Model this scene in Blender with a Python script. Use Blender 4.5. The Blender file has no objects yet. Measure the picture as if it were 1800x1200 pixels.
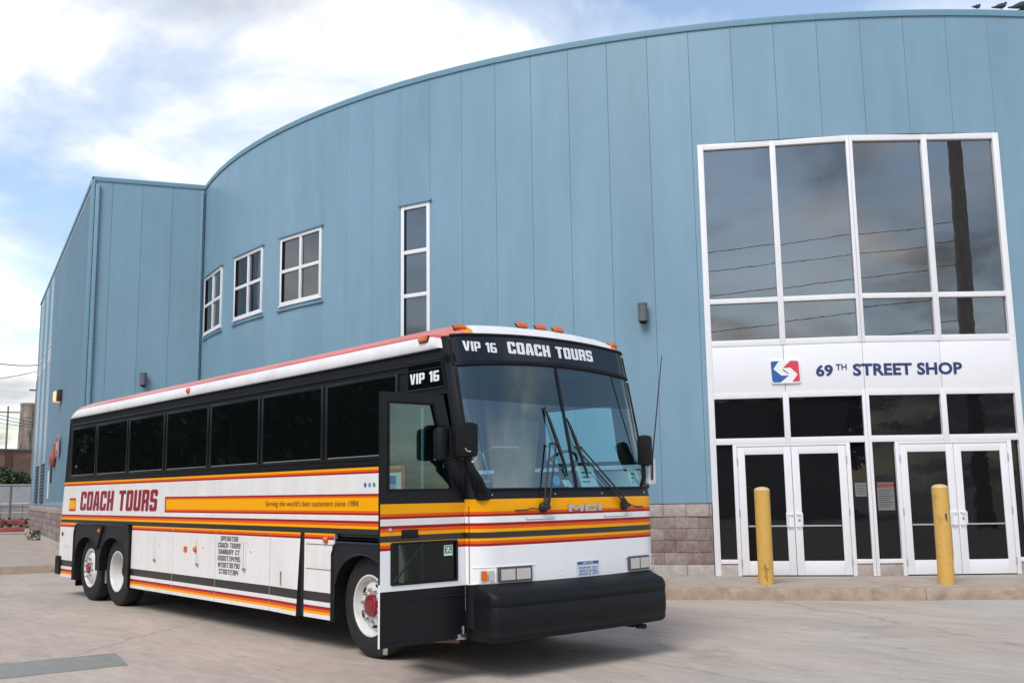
import bpy, bmesh, math, random
from mathutils import Vector, Matrix
from math import sin, cos, pi, radians as RD
random.seed(7)
S = bpy.context.scene
COL = S.collection
# ------------------------------------------------------------------ camera
cam = bpy.data.cameras.new('camera'); camo = bpy.data.objects.new('camera', cam); COL.objects.link(camo)
CAMP = Vector((-5.8781, -7.3070, 1.6759)); YAW, PIT, ROL = -0.7146, 0.1472, -0.0146
fwd = Vector((-sin(YAW)*cos(PIT), cos(YAW)*cos(PIT), sin(PIT))); r0 = Vector((cos(YAW), sin(YAW), 0)); u0 = r0.cross(fwd)
rgt = cos(ROL)*r0 + sin(ROL)*u0; upv = -sin(ROL)*r0 + cos(ROL)*u0
M4 = Matrix((rgt, upv, -fwd)).transposed().to_4x4(); M4.translation = CAMP
camo.matrix_world = M4
cam.sensor_width = 36; cam.lens = 36*1780.12/1800; cam.clip_start = .1; cam.clip_end = 3000
S.camera = camo
# ------------------------------------------------------------------ light
SUN_EL, SUN_AZ = RD(48), math.atan2(-0.40, -0.92)      # azimuth of the sun measured from +X
sd = Vector((cos(SUN_EL)*cos(SUN_AZ), cos(SUN_EL)*sin(SUN_AZ), sin(SUN_EL)))
sun = bpy.data.lights.new('sun', 'SUN'); sun.energy = 1.5; sun.angle = RD(28); sun.color = (1, .96, .9)
suno = bpy.data.objects.new('sun', sun); COL.objects.link(suno); suno.rotation_euler = sd.to_track_quat('Z', 'Y').to_euler()
S.view_settings.view_transform = 'Standard'; S.view_settings.look = 'None'; S.view_settings.gamma = 1
S.view_settings.exposure = 0.8; S.view_settings.use_curve_mapping = False
W = bpy.data.worlds.new('World'); S.world = W; W.use_nodes = True
nt = W.node_tree; nt.nodes.clear()
def N(t, typ, **kw):
    n = t.nodes.new(typ)
    for k, v in kw.items(): setattr(n, k, v)
    return n
def ramp(t, stops, interp='LINEAR'):
    n = N(t, 'ShaderNodeValToRGB'); e = n.color_ramp; e.interpolation = interp
    while len(e.elements) < len(stops): e.elements.new(.5)
    for el, (p, c) in zip(e.elements, stops): el.position = p; el.color = (*c, 1) if len(c) == 3 else c
    return n
sky = N(nt, 'ShaderNodeTexSky', sky_type='NISHITA', sun_disc=False); sky.sun_elevation = SUN_EL
sky.sun_rotation = pi/2 - SUN_AZ; sky.air_density = 1.2; sky.dust_density = .6; sky.ozone_density = 1.2
tc = N(nt, 'ShaderNodeTexCoord')
# project the view direction on a flat cloud layer
sep = N(nt, 'ShaderNodeSeparateXYZ'); nt.links.new(tc.outputs['Generated'], sep.inputs[0])
mx = N(nt, 'ShaderNodeMath', operation='MAXIMUM'); mx.inputs[1].default_value = 0; nt.links.new(sep.outputs['Z'], mx.inputs[0])
ad = N(nt, 'ShaderNodeMath', operation='ADD'); ad.inputs[1].default_value = .22; nt.links.new(mx.outputs[0], ad.inputs[0])
dv = N(nt, 'ShaderNodeVectorMath', operation='DIVIDE'); nt.links.new(tc.outputs['Generated'], dv.inputs[0]); nt.links.new(ad.outputs[0], dv.inputs[1])
mp = N(nt, 'ShaderNodeMapping'); mp.inputs['Location'].default_value = (-16.95, -15.24, -4.54); nt.links.new(dv.outputs[0], mp.inputs[0])
n1 = N(nt, 'ShaderNodeTexNoise'); n1.inputs['Scale'].default_value = 1.45; n1.inputs['Detail'].default_value = 10; n1.inputs['Roughness'].default_value = .56; n1.inputs['Distortion'].default_value = .35
n2 = N(nt, 'ShaderNodeTexNoise'); n2.inputs['Scale'].default_value = 1.5; n2.inputs['Detail'].default_value = 6; n2.inputs['Roughness'].default_value = .5
nt.links.new(mp.outputs[0], n1.inputs['Vector']); 
mp2 = N(nt, 'ShaderNodeMapping'); mp2.inputs['Location'].default_value = (2.12, -4.66, 2.32); nt.links.new(dv.outputs[0], mp2.inputs[0]); nt.links.new(mp2.outputs[0], n2.inputs['Vector'])
cm = ramp(nt, [(.46, (0.06,)*3), (.56, (.42,)*3), (.65, (1, 1, 1))]); 
# more cloud towards the horizon, as seen through more air
hb = N(nt, 'ShaderNodeMapRange'); hb.inputs['From Min'].default_value = .10; hb.inputs['From Max'].default_value = .38; hb.inputs['To Min'].default_value = .10; hb.inputs['To Max'].default_value = 0; nt.links.new(sep.outputs['Z'], hb.inputs['Value'])
ha = N(nt, 'ShaderNodeMath', operation='ADD'); nt.links.new(n1.outputs['Fac'], ha.inputs[0]); nt.links.new(hb.outputs[0], ha.inputs[1]); nt.links.new(ha.outputs[0], cm.inputs[0])
cc = ramp(nt, [(.38, (1.5, 1.6, 1.8)), (.50, (5.2, 5.3, 5.5)), (.57, (7.2, 7.15, 7.1))]); 
# clouds away from the sun are seen on their lit side, those towards it on their shaded side
dt = N(nt, 'ShaderNodeVectorMath', operation='DOT_PRODUCT'); nt.links.new(tc.outputs['Generated'], dt.inputs[0]); dt.inputs[1].default_value = (cos(SUN_AZ), sin(SUN_AZ), 0)
ml = N(nt, 'ShaderNodeMath', operation='MULTIPLY_ADD'); nt.links.new(dt.outputs['Value'], ml.inputs[0]); ml.inputs[1].default_value = -.085; nt.links.new(n2.outputs['Fac'], ml.inputs[2]); nt.links.new(ml.outputs[0], cc.inputs[0])
mixc = N(nt, 'ShaderNodeMix', data_type='RGBA'); nt.links.new(cm.outputs[0], mixc.inputs['Factor'])
sb = N(nt, 'ShaderNodeMix', data_type='RGBA', blend_type='MULTIPLY'); sb.inputs['Factor'].default_value = 1; sb.inputs['B'].default_value = (1.17, 1.16, 1.16, 1)
nt.links.new(sky.outputs[0], sb.inputs['A'])
nt.links.new(sb.outputs['Result'], mixc.inputs['A']); nt.links.new(cc.outputs[0], mixc.inputs['B'])
bg = N(nt, 'ShaderNodeBackground'); bg.inputs['Strength'].default_value = .1
nt.links.new(mixc.outputs['Result'], bg.inputs['Color'])
wo = N(nt, 'ShaderNodeOutputWorld'); nt.links.new(bg.outputs[0], wo.inputs[0])

# ------------------------------------------------------------------ materials
MC = {}
def mat(name, col, rough=.6, metal=0, spec=.5, var=0, vscale=3, bump=0, bscale=20, coat=0, ior=1.5, stretch=None, dark=None, dscale=1.2, dthr=(.55, .7), emit=None, alpha=1, bdist=.01):
    if name in MC: return MC[name]
    m = bpy.data.materials.new(name); m.use_nodes = True; t = m.node_tree; b = t.nodes['Principled BSDF']; MC[name] = m
    b.inputs['Base Color'].default_value = (*col, 1); b.inputs['Roughness'].default_value = rough; b.inputs['Metallic'].default_value = metal
    b.inputs['IOR'].default_value = ior; b.inputs['Specular IOR Level'].default_value = spec; b.inputs['Coat Weight'].default_value = coat; b.inputs['Coat Roughness'].default_value = .06
    m.diffuse_color = (*col, 1)
    if emit: b.inputs['Emission Color'].default_value = (*emit[0], 1); b.inputs['Emission Strength'].default_value = emit[1]
    if var or bump or dark:
        g = N(t, 'ShaderNodeNewGeometry'); mpn = N(t, 'ShaderNodeMapping'); t.links.new(g.outputs['Position'], mpn.inputs[0])
        if stretch: mpn.inputs['Scale'].default_value = stretch
        src = mpn.outputs[0]; last = None
        if var:
            n = N(t, 'ShaderNodeTexNoise'); n.inputs['Scale'].default_value = vscale; n.inputs['Detail'].default_value = 6; n.inputs['Roughness'].default_value = .6
            t.links.new(src, n.inputs['Vector'])
            r = ramp(t, [(.3, tuple(c*(1-var) for c in col)), (.7, tuple(min(1, c*(1+var)) for c in col))]); t.links.new(n.outputs['Fac'], r.inputs[0]); last = r.outputs[0]
        if dark:
            n = N(t, 'ShaderNodeTexNoise'); n.inputs['Scale'].default_value = dscale; n.inputs['Detail'].default_value = 8; n.inputs['Roughness'].default_value = .65
            t.links.new(src, n.inputs['Vector'])
            r = ramp(t, [(dthr[0], (0, 0, 0)), (dthr[1], (1, 1, 1))]); t.links.new(n.outputs['Fac'], r.inputs[0])
            mi = N(t, 'ShaderNodeMix', data_type='RGBA'); t.links.new(r.outputs[0], mi.inputs['Factor']); mi.inputs['B'].default_value = (*dark, 1)
            if last: t.links.new(last, mi.inputs['A'])
            else: mi.inputs['A'].default_value = (*col, 1)
            last = mi.outputs['Result']
        if last: t.links.new(last, b.inputs['Base Color'])
        if bump:
            n = N(t, 'ShaderNodeTexNoise'); n.inputs['Scale'].default_value = bscale; n.inputs['Detail'].default_value = 5
            t.links.new(src, n.inputs['Vector'])
            bp = N(t, 'ShaderNodeBump'); bp.inputs['Strength'].default_value = bump; bp.inputs['Distance'].default_value = bdist
            t.links.new(n.outputs['Fac'], bp.inputs['Height']); t.links.new(bp.outputs[0], b.inputs['Normal'])
    return m
BLUE = mat('wall_blue', (.185, .305, .385), .36, var=.05, vscale=.7, bump=.12, bscale=1.3, stretch=(1, 1, .35), bdist=.03, dark=(.20, .32, .40), dscale=2.5, dthr=(.5, .75))
BLUE2 = mat('flashing_blue', (.15, .28, .36), .45)
WHITE = mat('frame_white', (.76, .75, .76), .4, var=.03)
SIGNW = mat('sign_white', (.80, .79, .80), .45)
def glassmat(name, base, ior, tilt=.02, sc=.8, rough=0.0):
    m = mat(name, base, rough, ior=ior, bump=tilt, bscale=sc, bdist=.05); return m
GLASS = glassmat('window_glass', (.012, .014, .016), 2.75, .022, .5)
GLASSD = glassmat('door_glass', (.006, .006, .007), 1.45, .05, .9)
GLASSW = glassmat('small_window_glass', (.014, .016, .02), 2.0, .05, 1.2)
BUSGLASS = glassmat('bus_side_glass', (.003, .004, .004), 1.28, .01, .7, .01)
ROOFW = mat('roof_white', (.76, .74, .72), .5, var=.05, dark=(.60, .57, .53), dscale=1.1, dthr=(.5, .75))
BW = mat('bus_white', (.80, .765, .73), .3, var=.03, vscale=2.2, coat=.25, dark=(.70, .66, .61), dscale=1.6, dthr=(.55, .8))
BWF = mat('nose_white', (.86, .855, .845), .26, coat=.3, var=.02, dark=(.78, .765, .74), dscale=2, dthr=(.58, .8))
BY = mat('bus_yellow', (.90, .385, .0), .34, spec=.2, var=.03, vscale=2)
BO = mat('bus_orange', (.74, .105, .008), .34, spec=.2)
BR = mat('bus_red', (.32, .010, .016), .34, spec=.2)
BK = mat('bus_black', (.0085, .009, .011), .34, spec=.22, coat=.03, var=.15, vscale=3)
BKS = mat('bus_stripe_charcoal', (.018, .018, .018), .35, coat=.1)
RUB = mat('rubber_black', (.0085, .009, .0105), .5, spec=.2, var=.25, vscale=4, bump=.15, bscale=60, bdist=.002)
FEND = mat('fender_black', (.012, .013, .016), .42, spec=.3, var=.2, vscale=4)
TYRE = mat('tyre_rubber', (.012, .0115, .011), .75, var=.25, vscale=5, bump=.2, bscale=50, bdist=.003)
RIM = mat('rim_white', (.66, .64, .61), .35, var=.08, vscale=8, dark=(.32, .29, .26), dscale=7, dthr=(.58, .8))
HUBR = mat('hub_red', (.22, .010, .016), .3, coat=.4, var=.3, vscale=9)
STEEL = mat('steel', (.55, .55, .56), .28, metal=1)
ALU = mat('aluminium', (.50, .50, .50), .4, metal=.6)
DARK = mat('underbody_dark', (.012, .012, .012), .9)
AMBER = mat('amber_lens', (.62, .13, .01), .2, ior=1.5, coat=.5)
LENS = mat('clear_lens', (.78, .78, .76), .10, metal=.8, bump=.35, bscale=9, bdist=.02, stretch=(4, 1, .5))
BEZ = mat('lamp_frame', (.10, .10, .105), .4, metal=.3)
REDL = mat('red_lens', (.25, .01, .01), .2)
MARO = mat('lettering_maroon', (.27, .012, .03), .35)
INK = mat('lettering_black', (.03, .03, .03), .5)
INKB = mat('script_brown', (.16, .045, .01), .5)
LW = mat('lettering_white', (.78, .78, .78), .5)
NAVY = mat('lettering_navy', (.022, .035, .14), .45)
LBLUE = mat('emblem_blue', (.025, .10, .32), .4); LRED = mat('emblem_red', (.62, .05, .08), .4)
EMB = mat('badge_blue', (.42, .50, .62), .3, metal=.4)
SALM = mat('roof_salmon', (.62, .17, .14), .4, var=.12, vscale=1.5, stretch=(1, .4, 1), dark=(.62, .30, .24), dscale=.5, dthr=(.42, .6))
SALR = mat('roof_faded_red', (.45, .07, .08), .4, var=.2, vscale=1.5, stretch=(1, .4, 1), dark=(.60, .22, .19), dscale=.5, dthr=(.42, .6))
ROOFY = mat('roof_orange', (.75, .30, .05), .4, dark=(.70, .38, .2), dscale=.5, dthr=(.42, .6))
YEL = mat('bollard_yellow', (.64, .375, .085), .5, var=.08, vscale=5, bump=.1, bscale=15, dark=(.44, .255, .08), dscale=5, dthr=(.54, .68))
YELT = mat('bollard_cap', (.62, .44, .20), .5)
BLOCKM = [mat('block_a', (.235, .17, .155), .9, var=.3, vscale=14, bump=.6, bscale=45, dark=(.13, .09, .085), dscale=2.2, dthr=(.5, .7)),
          mat('block_b', (.27, .195, .18), .9, var=.3, vscale=14, bump=.6, bscale=45, dark=(.15, .11, .10), dscale=2.2, dthr=(.52, .72)),
          mat('block_c', (.29, .235, .205), .9, var=.25, vscale=14, bump=.6, bscale=45, dark=(.18, .13, .11), dscale=2.2, dthr=(.55, .75))]
CAPM = mat('cap_stone', (.37, .31, .28), .9, var=.2, vscale=10, bump=.5, bscale=40, dark=(.24, .19, .17), dscale=2, dthr=(.52, .7))
BASEM = mat('base_block', (.42, .385, .345), .9, var=.2, vscale=8, bump=.4, bscale=40, dark=(.28, .25, .22), dscale=2.5, dthr=(.55, .7))
KERB = mat('kerb_concrete', (.37, .275, .205), .9, var=.2, vscale=5, bump=.5, bscale=30, dark=(.22, .16, .12), dscale=3, dthr=(.55, .72))
WALK = mat('sidewalk_concrete', (.40, .325, .265), .9, var=.14, vscale=2.5, bump=.3, bscale=40, dark=(.30, .235, .19), dscale=1.4, dthr=(.55, .75))
METALG = mat('plate_metal', (.235, .235, .205), .6, var=.1, vscale=6, bump=.2, bscale=30, dark=(.28, .27, .24), dscale=5, dthr=(.5, .7))
LEAF = mat('leaf_green', (.055, .085, .025), .6, var=.5, vscale=2.5)
LEAFD = mat('leaf_dark', (.028, .05, .016), .6, var=.5, vscale=1.5)
BARK = mat('bark', (.10, .075, .055), .9, var=.3)
BRICKM = mat('brick_far', (.30, .17, .125), .9, var=.2, vscale=1.5, stretch=(1, 1, 3), dark=(.20, .11, .09), dscale=.8, dthr=(.5, .7))
STACKM = mat('chimney_stained', (.30, .235, .19), .9, var=.45, vscale=.9, stretch=(3, 3, .6), dark=(.12, .095, .085), dscale=1.1, dthr=(.48, .62))
CONC = mat('retaining_concrete', (.42, .40, .37), .9, var=.15, vscale=.7, dark=(.30, .28, .25), dscale=.6, dthr=(.5, .7))
WIRE = mat('wire_black', (.02, .02, .02), .6)
POLEM = mat('pole_wood', (.22, .17, .14), .9, var=.2)
REDP = mat('barrier_red', (.36, .09, .07), .7, var=.3, vscale=2)
LAMPM = mat('lamp_housing', (.11, .115, .13), .45)
BRONZ = mat('lamp_bronze', (.05, .02, .012), .5)
LIT = mat('lamp_lit_lens', (.8, .5, .3), .4, emit=((1, .48, .25), .55))
PAPER = mat('paper', (.62, .66, .64), .7); PAPERG = mat('paper_behind_glass', (.17, .17, .17), .4); PAPERR = mat('paper_red', (.22, .05, .05), .4)  # notice greys carry the dimming of tinted glass in their colour
SEATM = mat('seat_grey', (.22, .22, .23), .9, var=.2, vscale=8); DASH = mat('dash_dark', (.06, .062, .066), .6)
INTL = mat('interior_light', (.5, .5, .48), .8); CHROME = mat('grab_rail', (.6, .62, .62), .3, metal=.5)
BIRD = mat('bird_dark', (.035, .04, .05), .6); STK = mat('sticker_green', (.02, .30, .15), .4); STB = mat('sticker_blue', (.03, .30, .55), .4)
TEALD = mat('louvre_dark', (.02, .03, .045), .6)
def thru(name, tint, ior, base_rough=0, wav=.0):
    m = bpy.data.materials.new(name); m.use_nodes = True; t = m.node_tree; t.nodes.clear()
    o = N(t, 'ShaderNodeOutputMaterial'); tr = N(t, 'ShaderNodeBsdfTransparent'); tr.inputs[0].default_value = (*tint, 1)
    gl = N(t, 'ShaderNodeBsdfGlossy'); gl.inputs['Roughness'].default_value = base_rough; gl.inputs[0].default_value = (.84, 1, 1, 1)
    fr = N(t, 'ShaderNodeFresnel'); gg = N(t, 'ShaderNodeNewGeometry'); ma = N(t, 'ShaderNodeMath', operation='MULTIPLY_ADD'); ma.inputs[1].default_value = -2; ma.inputs[2].default_value = 1; pw = N(t, 'ShaderNodeMath', operation='POWER'); pw.inputs[0].default_value = ior; t.links.new(gg.outputs['Backfacing'], ma.inputs[0]); t.links.new(ma.outputs[0], pw.inputs[1]); t.links.new(pw.outputs[0], fr.inputs['IOR'])
    mixs = N(t, 'ShaderNodeMixShader'); t.links.new(fr.outputs[0], mixs.inputs[0]); t.links.new(tr.outputs[0], mixs.inputs[1]); t.links.new(gl.outputs[0], mixs.inputs[2]); t.links.new(mixs.outputs[0], o.inputs[0])
    if wav:
        g = N(t, 'ShaderNodeNewGeometry'); n = N(t, 'ShaderNodeTexNoise'); n.inputs['Scale'].default_value = 1.6; n.inputs['Detail'].default_value = 1; t.links.new(g.outputs['Position'], n.inputs['Vector'])
        bp = N(t, 'ShaderNodeBump'); bp.inputs['Strength'].default_value = wav; bp.inputs['Distance'].default_value = .05; t.links.new(n.outputs['Fac'], bp.inputs['Height']); t.links.new(bp.outputs[0], gl.inputs['Normal'])
    return m
SHIELD = thru('windshield_glass', (.62, .90, .93), 2.5, 0, .10)
SHADE = thru('windshield_shade_band', (.12, .24, .36), 2.0, 0, .10)
DGLASS = thru('door_clear_glass', (.46, .64, .66), 1.9, 0, .03)
DRVGLASS = thru('driver_window_glass', (.70, .85, .85), 1.45)
# ground: pinkish concrete yard with worn streaks
def ground_mat():
    m = bpy.data.materials.new('yard_concrete'); m.use_nodes = True; t = m.node_tree; b = t.nodes['Principled BSDF']; b.inputs['Roughness'].default_value = .85
    g = N(t, 'ShaderNodeNewGeometry')
    def noise(scale, detail, rough, st=None, rot=0):
        mpn = N(t, 'ShaderNodeMapping'); t.links.new(g.outputs['Position'], mpn.inputs[0]); mpn.inputs['Rotation'].default_value = (0, 0, rot)
        if st: mpn.inputs['Scale'].default_value = st
        n = N(t, 'ShaderNodeTexNoise'); n.inputs['Scale'].default_value = scale; n.inputs['Detail'].default_value = detail; n.inputs['Roughness'].default_value = rough
        t.links.new(mpn.outputs[0], n.inputs['Vector']); return n
    big = noise(.16, 4, .55); r1 = ramp(t, [(.36, (.51, .405, .335)), (.5, (.50, .415, .338)), (.64, (.465, .42, .368))]); t.links.new(big.outputs[0], r1.inputs[0])
    def mul(a, n, lo, hi, p0, p1):
        r = ramp(t, [(p0, (lo,)*3), (p1, (hi,)*3)]); t.links.new(n.outputs[0], r.inputs[0])
        mi = N(t, 'ShaderNodeMix', data_type='RGBA', blend_type='MULTIPLY'); mi.inputs['Factor'].default_value = 1
        t.links.new(a, mi.inputs['A']); t.links.new(r.outputs[0], mi.inputs['B']); return mi.outputs['Result']
    c = r1.outputs[0]
    c = mul(c, noise(1.1, 8, .62, (1, .35, 1), -.72), .84, 1.07, .32, .68)
    c = mul(c, noise(7, 6, .7, (1, .3, 1), -.72), .84, 1.08, .3, .65)
    c = mul(c, noise(70, 4, .75), .78, 1.10, .3, .65)
    c = mul(c, noise(2.6, 10, .75), .62, 1.0, .27, .37)
    c = mul(c, noise(13, 4, .8, (1, .35, 1), -.72), .62, 1.0, .29, .345)
    c = mul(c, noise(.55, 5, .6), 1.0, .80, .60, .72)
    c = mul(c, noise(4.5, 3, .55), 1.0, .74, .66, .72)
    vo = N(t, 'ShaderNodeTexVoronoi', feature='DISTANCE_TO_EDGE'); vo.inputs['Scale'].default_value = .16
    wv = noise(1.2, 5, .6); mpv = N(t, 'ShaderNodeMix', data_type='RGBA'); mpv.inputs['Factor'].default_value = .35
    t.links.new(g.outputs['Position'], mpv.inputs['A']); t.links.new(wv.outputs[1], mpv.inputs['B']); t.links.new(mpv.outputs['Result'], vo.inputs['Vector'])
    rc = ramp(t, [(0, (.72, .72, .72)), (.0022, (1, 1, 1))]); t.links.new(vo.outputs['Distance'], rc.inputs[0])
    mi = N(t, 'ShaderNodeMix', data_type='RGBA', blend_type='MULTIPLY'); mi.inputs['Factor'].default_value = .8
    t.links.new(c, mi.inputs['A']); t.links.new(rc.outputs[0], mi.inputs['B'])
    t.links.new(mi.outputs['Result'], b.inputs['Base Color'])
    bn = noise(60, 5, .7); bp = N(t, 'ShaderNodeBump'); bp.inputs['Strength'].default_value = .35; bp.inputs['Distance'].default_value = .006
    t.links.new(bn.outputs[0], bp.inputs['Height']); t.links.new(bp.outputs[0], b.inputs['Normal'])
    return m
GROUND = ground_mat()
def vary(m, lo, hi):
    t = m.node_tree; b = t.nodes['Principled BSDF']; l = b.inputs['Base Color'].links[0]; oi = N(t, 'ShaderNodeObjectInfo'); r = ramp(t, [(0, (lo,)*3), (1, (hi,)*3)])
    t.links.new(oi.outputs['Random'], r.inputs[0]); mi = N(t, 'ShaderNodeMix', data_type='RGBA', blend_type='MULTIPLY'); mi.inputs['Factor'].default_value = 1
    t.links.new(l.from_socket, mi.inputs['A']); t.links.new(r.outputs[0], mi.inputs['B']); t.links.new(mi.outputs['Result'], b.inputs['Base Color'])
vary(BLUE, .98, 1.022)
def streaks(m, st, scale, lo, hi, p0, p1):
    t = m.node_tree; b = t.nodes['Principled BSDF']; l = b.inputs['Base Color'].links[0]; g = N(t, 'ShaderNodeNewGeometry'); mpn = N(t, 'ShaderNodeMapping'); mpn.inputs['Scale'].default_value = st; t.links.new(g.outputs['Position'], mpn.inputs[0])
    n = N(t, 'ShaderNodeTexNoise'); n.inputs['Scale'].default_value = scale; n.inputs['Detail'].default_value = 7; n.inputs['Roughness'].default_value = .65; t.links.new(mpn.outputs[0], n.inputs['Vector'])
    r = ramp(t, [(p0, (lo,)*3), (p1, (hi,)*3)]); t.links.new(n.outputs['Fac'], r.inputs[0]); mi = N(t, 'ShaderNodeMix', data_type='RGBA', blend_type='MULTIPLY'); mi.inputs['Factor'].default_value = 1
    t.links.new(l.from_socket, mi.inputs['A']); t.links.new(r.outputs[0], mi.inputs['B']); t.links.new(mi.outputs['Result'], b.inputs['Base Color'])
streaks(BLUE, (1, 1, .045), 3.2, .965, 1.02, .30, .62); streaks(BLUE, (1, 1, .3), 1.1, .94, 1.04, .32, .66)
streaks(BW, (1, 1, .12), 4, .93, 1.02, .30, .6)
for m_ in BLOCKM + [CAPM, BASEM]: vary(m_, .90, 1.08)

# ------------------------------------------------------------------ builders
WL = {}
def tag(o, label, cat, group=None, kind=None):
    if label: o['label'] = label
    if cat: o['category'] = cat
    if group: o['group'] = group
    if kind: o['kind'] = kind
    return o
def empty(name, loc, label=None, cat=None, group=None):
    o = bpy.data.objects.new(name, None); COL.objects.link(o); o.location = loc; o.empty_display_size = .3; WL[o] = Vector(loc)
    return tag(o, label, cat, group)
def adopt(o, center, parent):
    WL[o] = Vector(center)
    if parent is not None: o.parent = parent; o.location = Vector(center) - WL[parent]
    else: o.location = center
class MB:
    """collects faces in world coordinates; build() links them as ONE mesh object"""
    def __init__(s): s.v = []; s.f = []; s.m = []; s.ml = []
    def mi(s, m):
        if m not in s.ml: s.ml.append(m)
        return s.ml.index(m)
    def vert(s, p): s.v.append(tuple(p)); return len(s.v)-1
    def face(s, pts, m): s.f.append([s.vert(p) for p in pts]); s.m.append(s.mi(m))
    def idx(s, ids, m): s.f.append(list(ids)); s.m.append(s.mi(m))
    def box(s, c, sz, m, ax=None, bev=0):
        c = Vector(c); X, Y, Z = ax if ax else (Vector((1, 0, 0)), Vector((0, 1, 0)), Vector((0, 0, 1)))
        hx, hy, hz = [d/2 for d in sz]; b = min(bev, hx*.9, hy*.9, hz*.9)
        if b <= 0:
            P = [c + X*hx*i + Y*hy*j + Z*hz*k for i in (-1, 1) for j in (-1, 1) for k in (-1, 1)]
            ids = [s.vert(p) for p in P]
            for q in ((0, 1, 3, 2), (4, 6, 7, 5), (0, 4, 5, 1), (2, 3, 7, 6), (0, 2, 6, 4), (1, 5, 7, 3)): s.idx([ids[k] for k in q], m)
            return
        bm = bmesh.new(); bmesh.ops.create_cube(bm, size=1)
        for v in bm.verts: v.co = Vector((v.co.x*2*hx, v.co.y*2*hy, v.co.z*2*hz))
        bmesh.ops.bevel(bm, geom=bm.edges[:], offset=b, segments=2, affect='EDGES', profile=.6)
        base = len(s.v); bm.verts.index_update()
        for v in bm.verts: s.v.append(tuple(c + X*v.co.x + Y*v.co.y + Z*v.co.z))
        for f in bm.faces: s.idx([base + v.index for v in f.verts], m)
        bm.free()
    def tube(s, pts, r, m, n=8, cap=True):
        pts = [Vector(p) for p in pts]; rr = r if isinstance(r, (list, tuple)) else [r]*len(pts); rings = []
        for i, p in enumerate(pts):
            d = (pts[min(i+1, len(pts)-1)] - pts[max(i-1, 0)]).normalized()
            a = d.cross(Vector((0, 0, 1)) if abs(d.z) < .9 else Vector((1, 0, 0))).normalized(); b = d.cross(a)
            rings.append([s.vert(p + (a*cos(2*pi*k/n) + b*sin(2*pi*k/n))*rr[i]) for k in range(n)])
        for A, B in zip(rings, rings[1:]):
            for k in range(n): s.idx([A[k], A[(k+1) % n], B[(k+1) % n], B[k]], m)
        if cap: s.idx(rings[0][::-1], m); s.idx(rings[-1], m)
    def lathe(s, c, axis, prof, m, n=32, mats=None):
        """prof: (radius, offset along axis)"""
        c = Vector(c); axis = Vector(axis).normalized(); a = axis.cross(Vector((0, 0, 1)) if abs(axis.z) < .9 else Vector((1, 0, 0))).normalized(); b = axis.cross(a); rings = []
        for r, o in prof: rings.append([s.vert(c + axis*o + (a*cos(2*pi*k/n) + b*sin(2*pi*k/n))*r) for k in range(n)])
        for i, (A, B) in enumerate(zip(rings, rings[1:])):
            for k in range(n): s.idx([A[k], A[(k+1) % n], B[(k+1) % n], B[k]], mats[i] if mats else m)
        s.idx(rings[-1], mats[-1] if mats else m)
    def prism(s, poly, d, m):
        """poly: 3-D points of a flat polygon, d: extrusion vector"""
        d = Vector(d); A = [s.vert(p) for p in poly]; B = [s.vert(Vector(p)+d) for p in poly]; n = len(A)
        s.idx(A[::-1], m); s.idx(B, m)
        for k in range(n): s.idx([A[k], A[(k+1) % n], B[(k+1) % n], B[k]], m)
    def build(s, name, parent=None, smooth=35, center=None):
        me = bpy.data.meshes.new(name)
        if center is None:
            lo = [min(v[i] for v in s.v) for i in range(3)]; hi = [max(v[i] for v in s.v) for i in range(3)]
            center = Vector([(a+b)/2 for a, b in zip(lo, hi)])
            if parent is None: center.z = lo[2]
        me.from_pydata([tuple(Vector(v)-Vector(center)) for v in s.v], [], s.f)
        for m in s.ml: me.materials.append(m)
        me.polygons.foreach_set('material_index', s.m)
        bm = bmesh.new(); bm.from_mesh(me); bmesh.ops.remove_doubles(bm, verts=bm.verts[:], dist=1e-5)
        bmesh.ops.recalc_face_normals(bm, faces=bm.faces[:]); bm.to_mesh(me); bm.free()
        if smooth:
            me.polygons.foreach_set('use_smooth', [True]*len(me.polygons)); me.set_sharp_from_angle(angle=RD(smooth))
        o = bpy.data.objects.new(name, me); COL.objects.link(o); adopt(o, center, parent); return o
def copy_obj(o, parent, delta):
    c = o.copy(); COL.objects.link(c); WL[c] = WL[o] + delta
    if parent: c.parent = parent; c.location = WL[c] - WL[parent]
    else: c.location = WL[c]
    return c
def copy_tree(o, parent=None):
    c = o.copy(); COL.objects.link(c); c.parent = parent; WL[c] = WL[o]
    for ch in list(o.children): copy_tree(ch, c)
    return c
def put_block(txt, fn, m, parent, width, height, name='lettering', gap=.7, **kw):
    total = sum(G(c, **{k: v for k, v in kw.items() if k != 'shear'})[0] + gap for c in txt) - gap; x = 0; word = ''; wx = 0
    for c in txt + ' ':
        if c == ' ':
            if word:
                V, F, _, _ = block_text(word, gap=gap, **kw); put_text(name, ([(v[0]+wx, v[1]) for v in V], F), fn, m, parent, width/total, height/7)
            word = ''
        else:
            if not word: wx = x
            word += c
        x += G(c, **{k: v for k, v in kw.items() if k != 'shear'})[0] + gap
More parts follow.
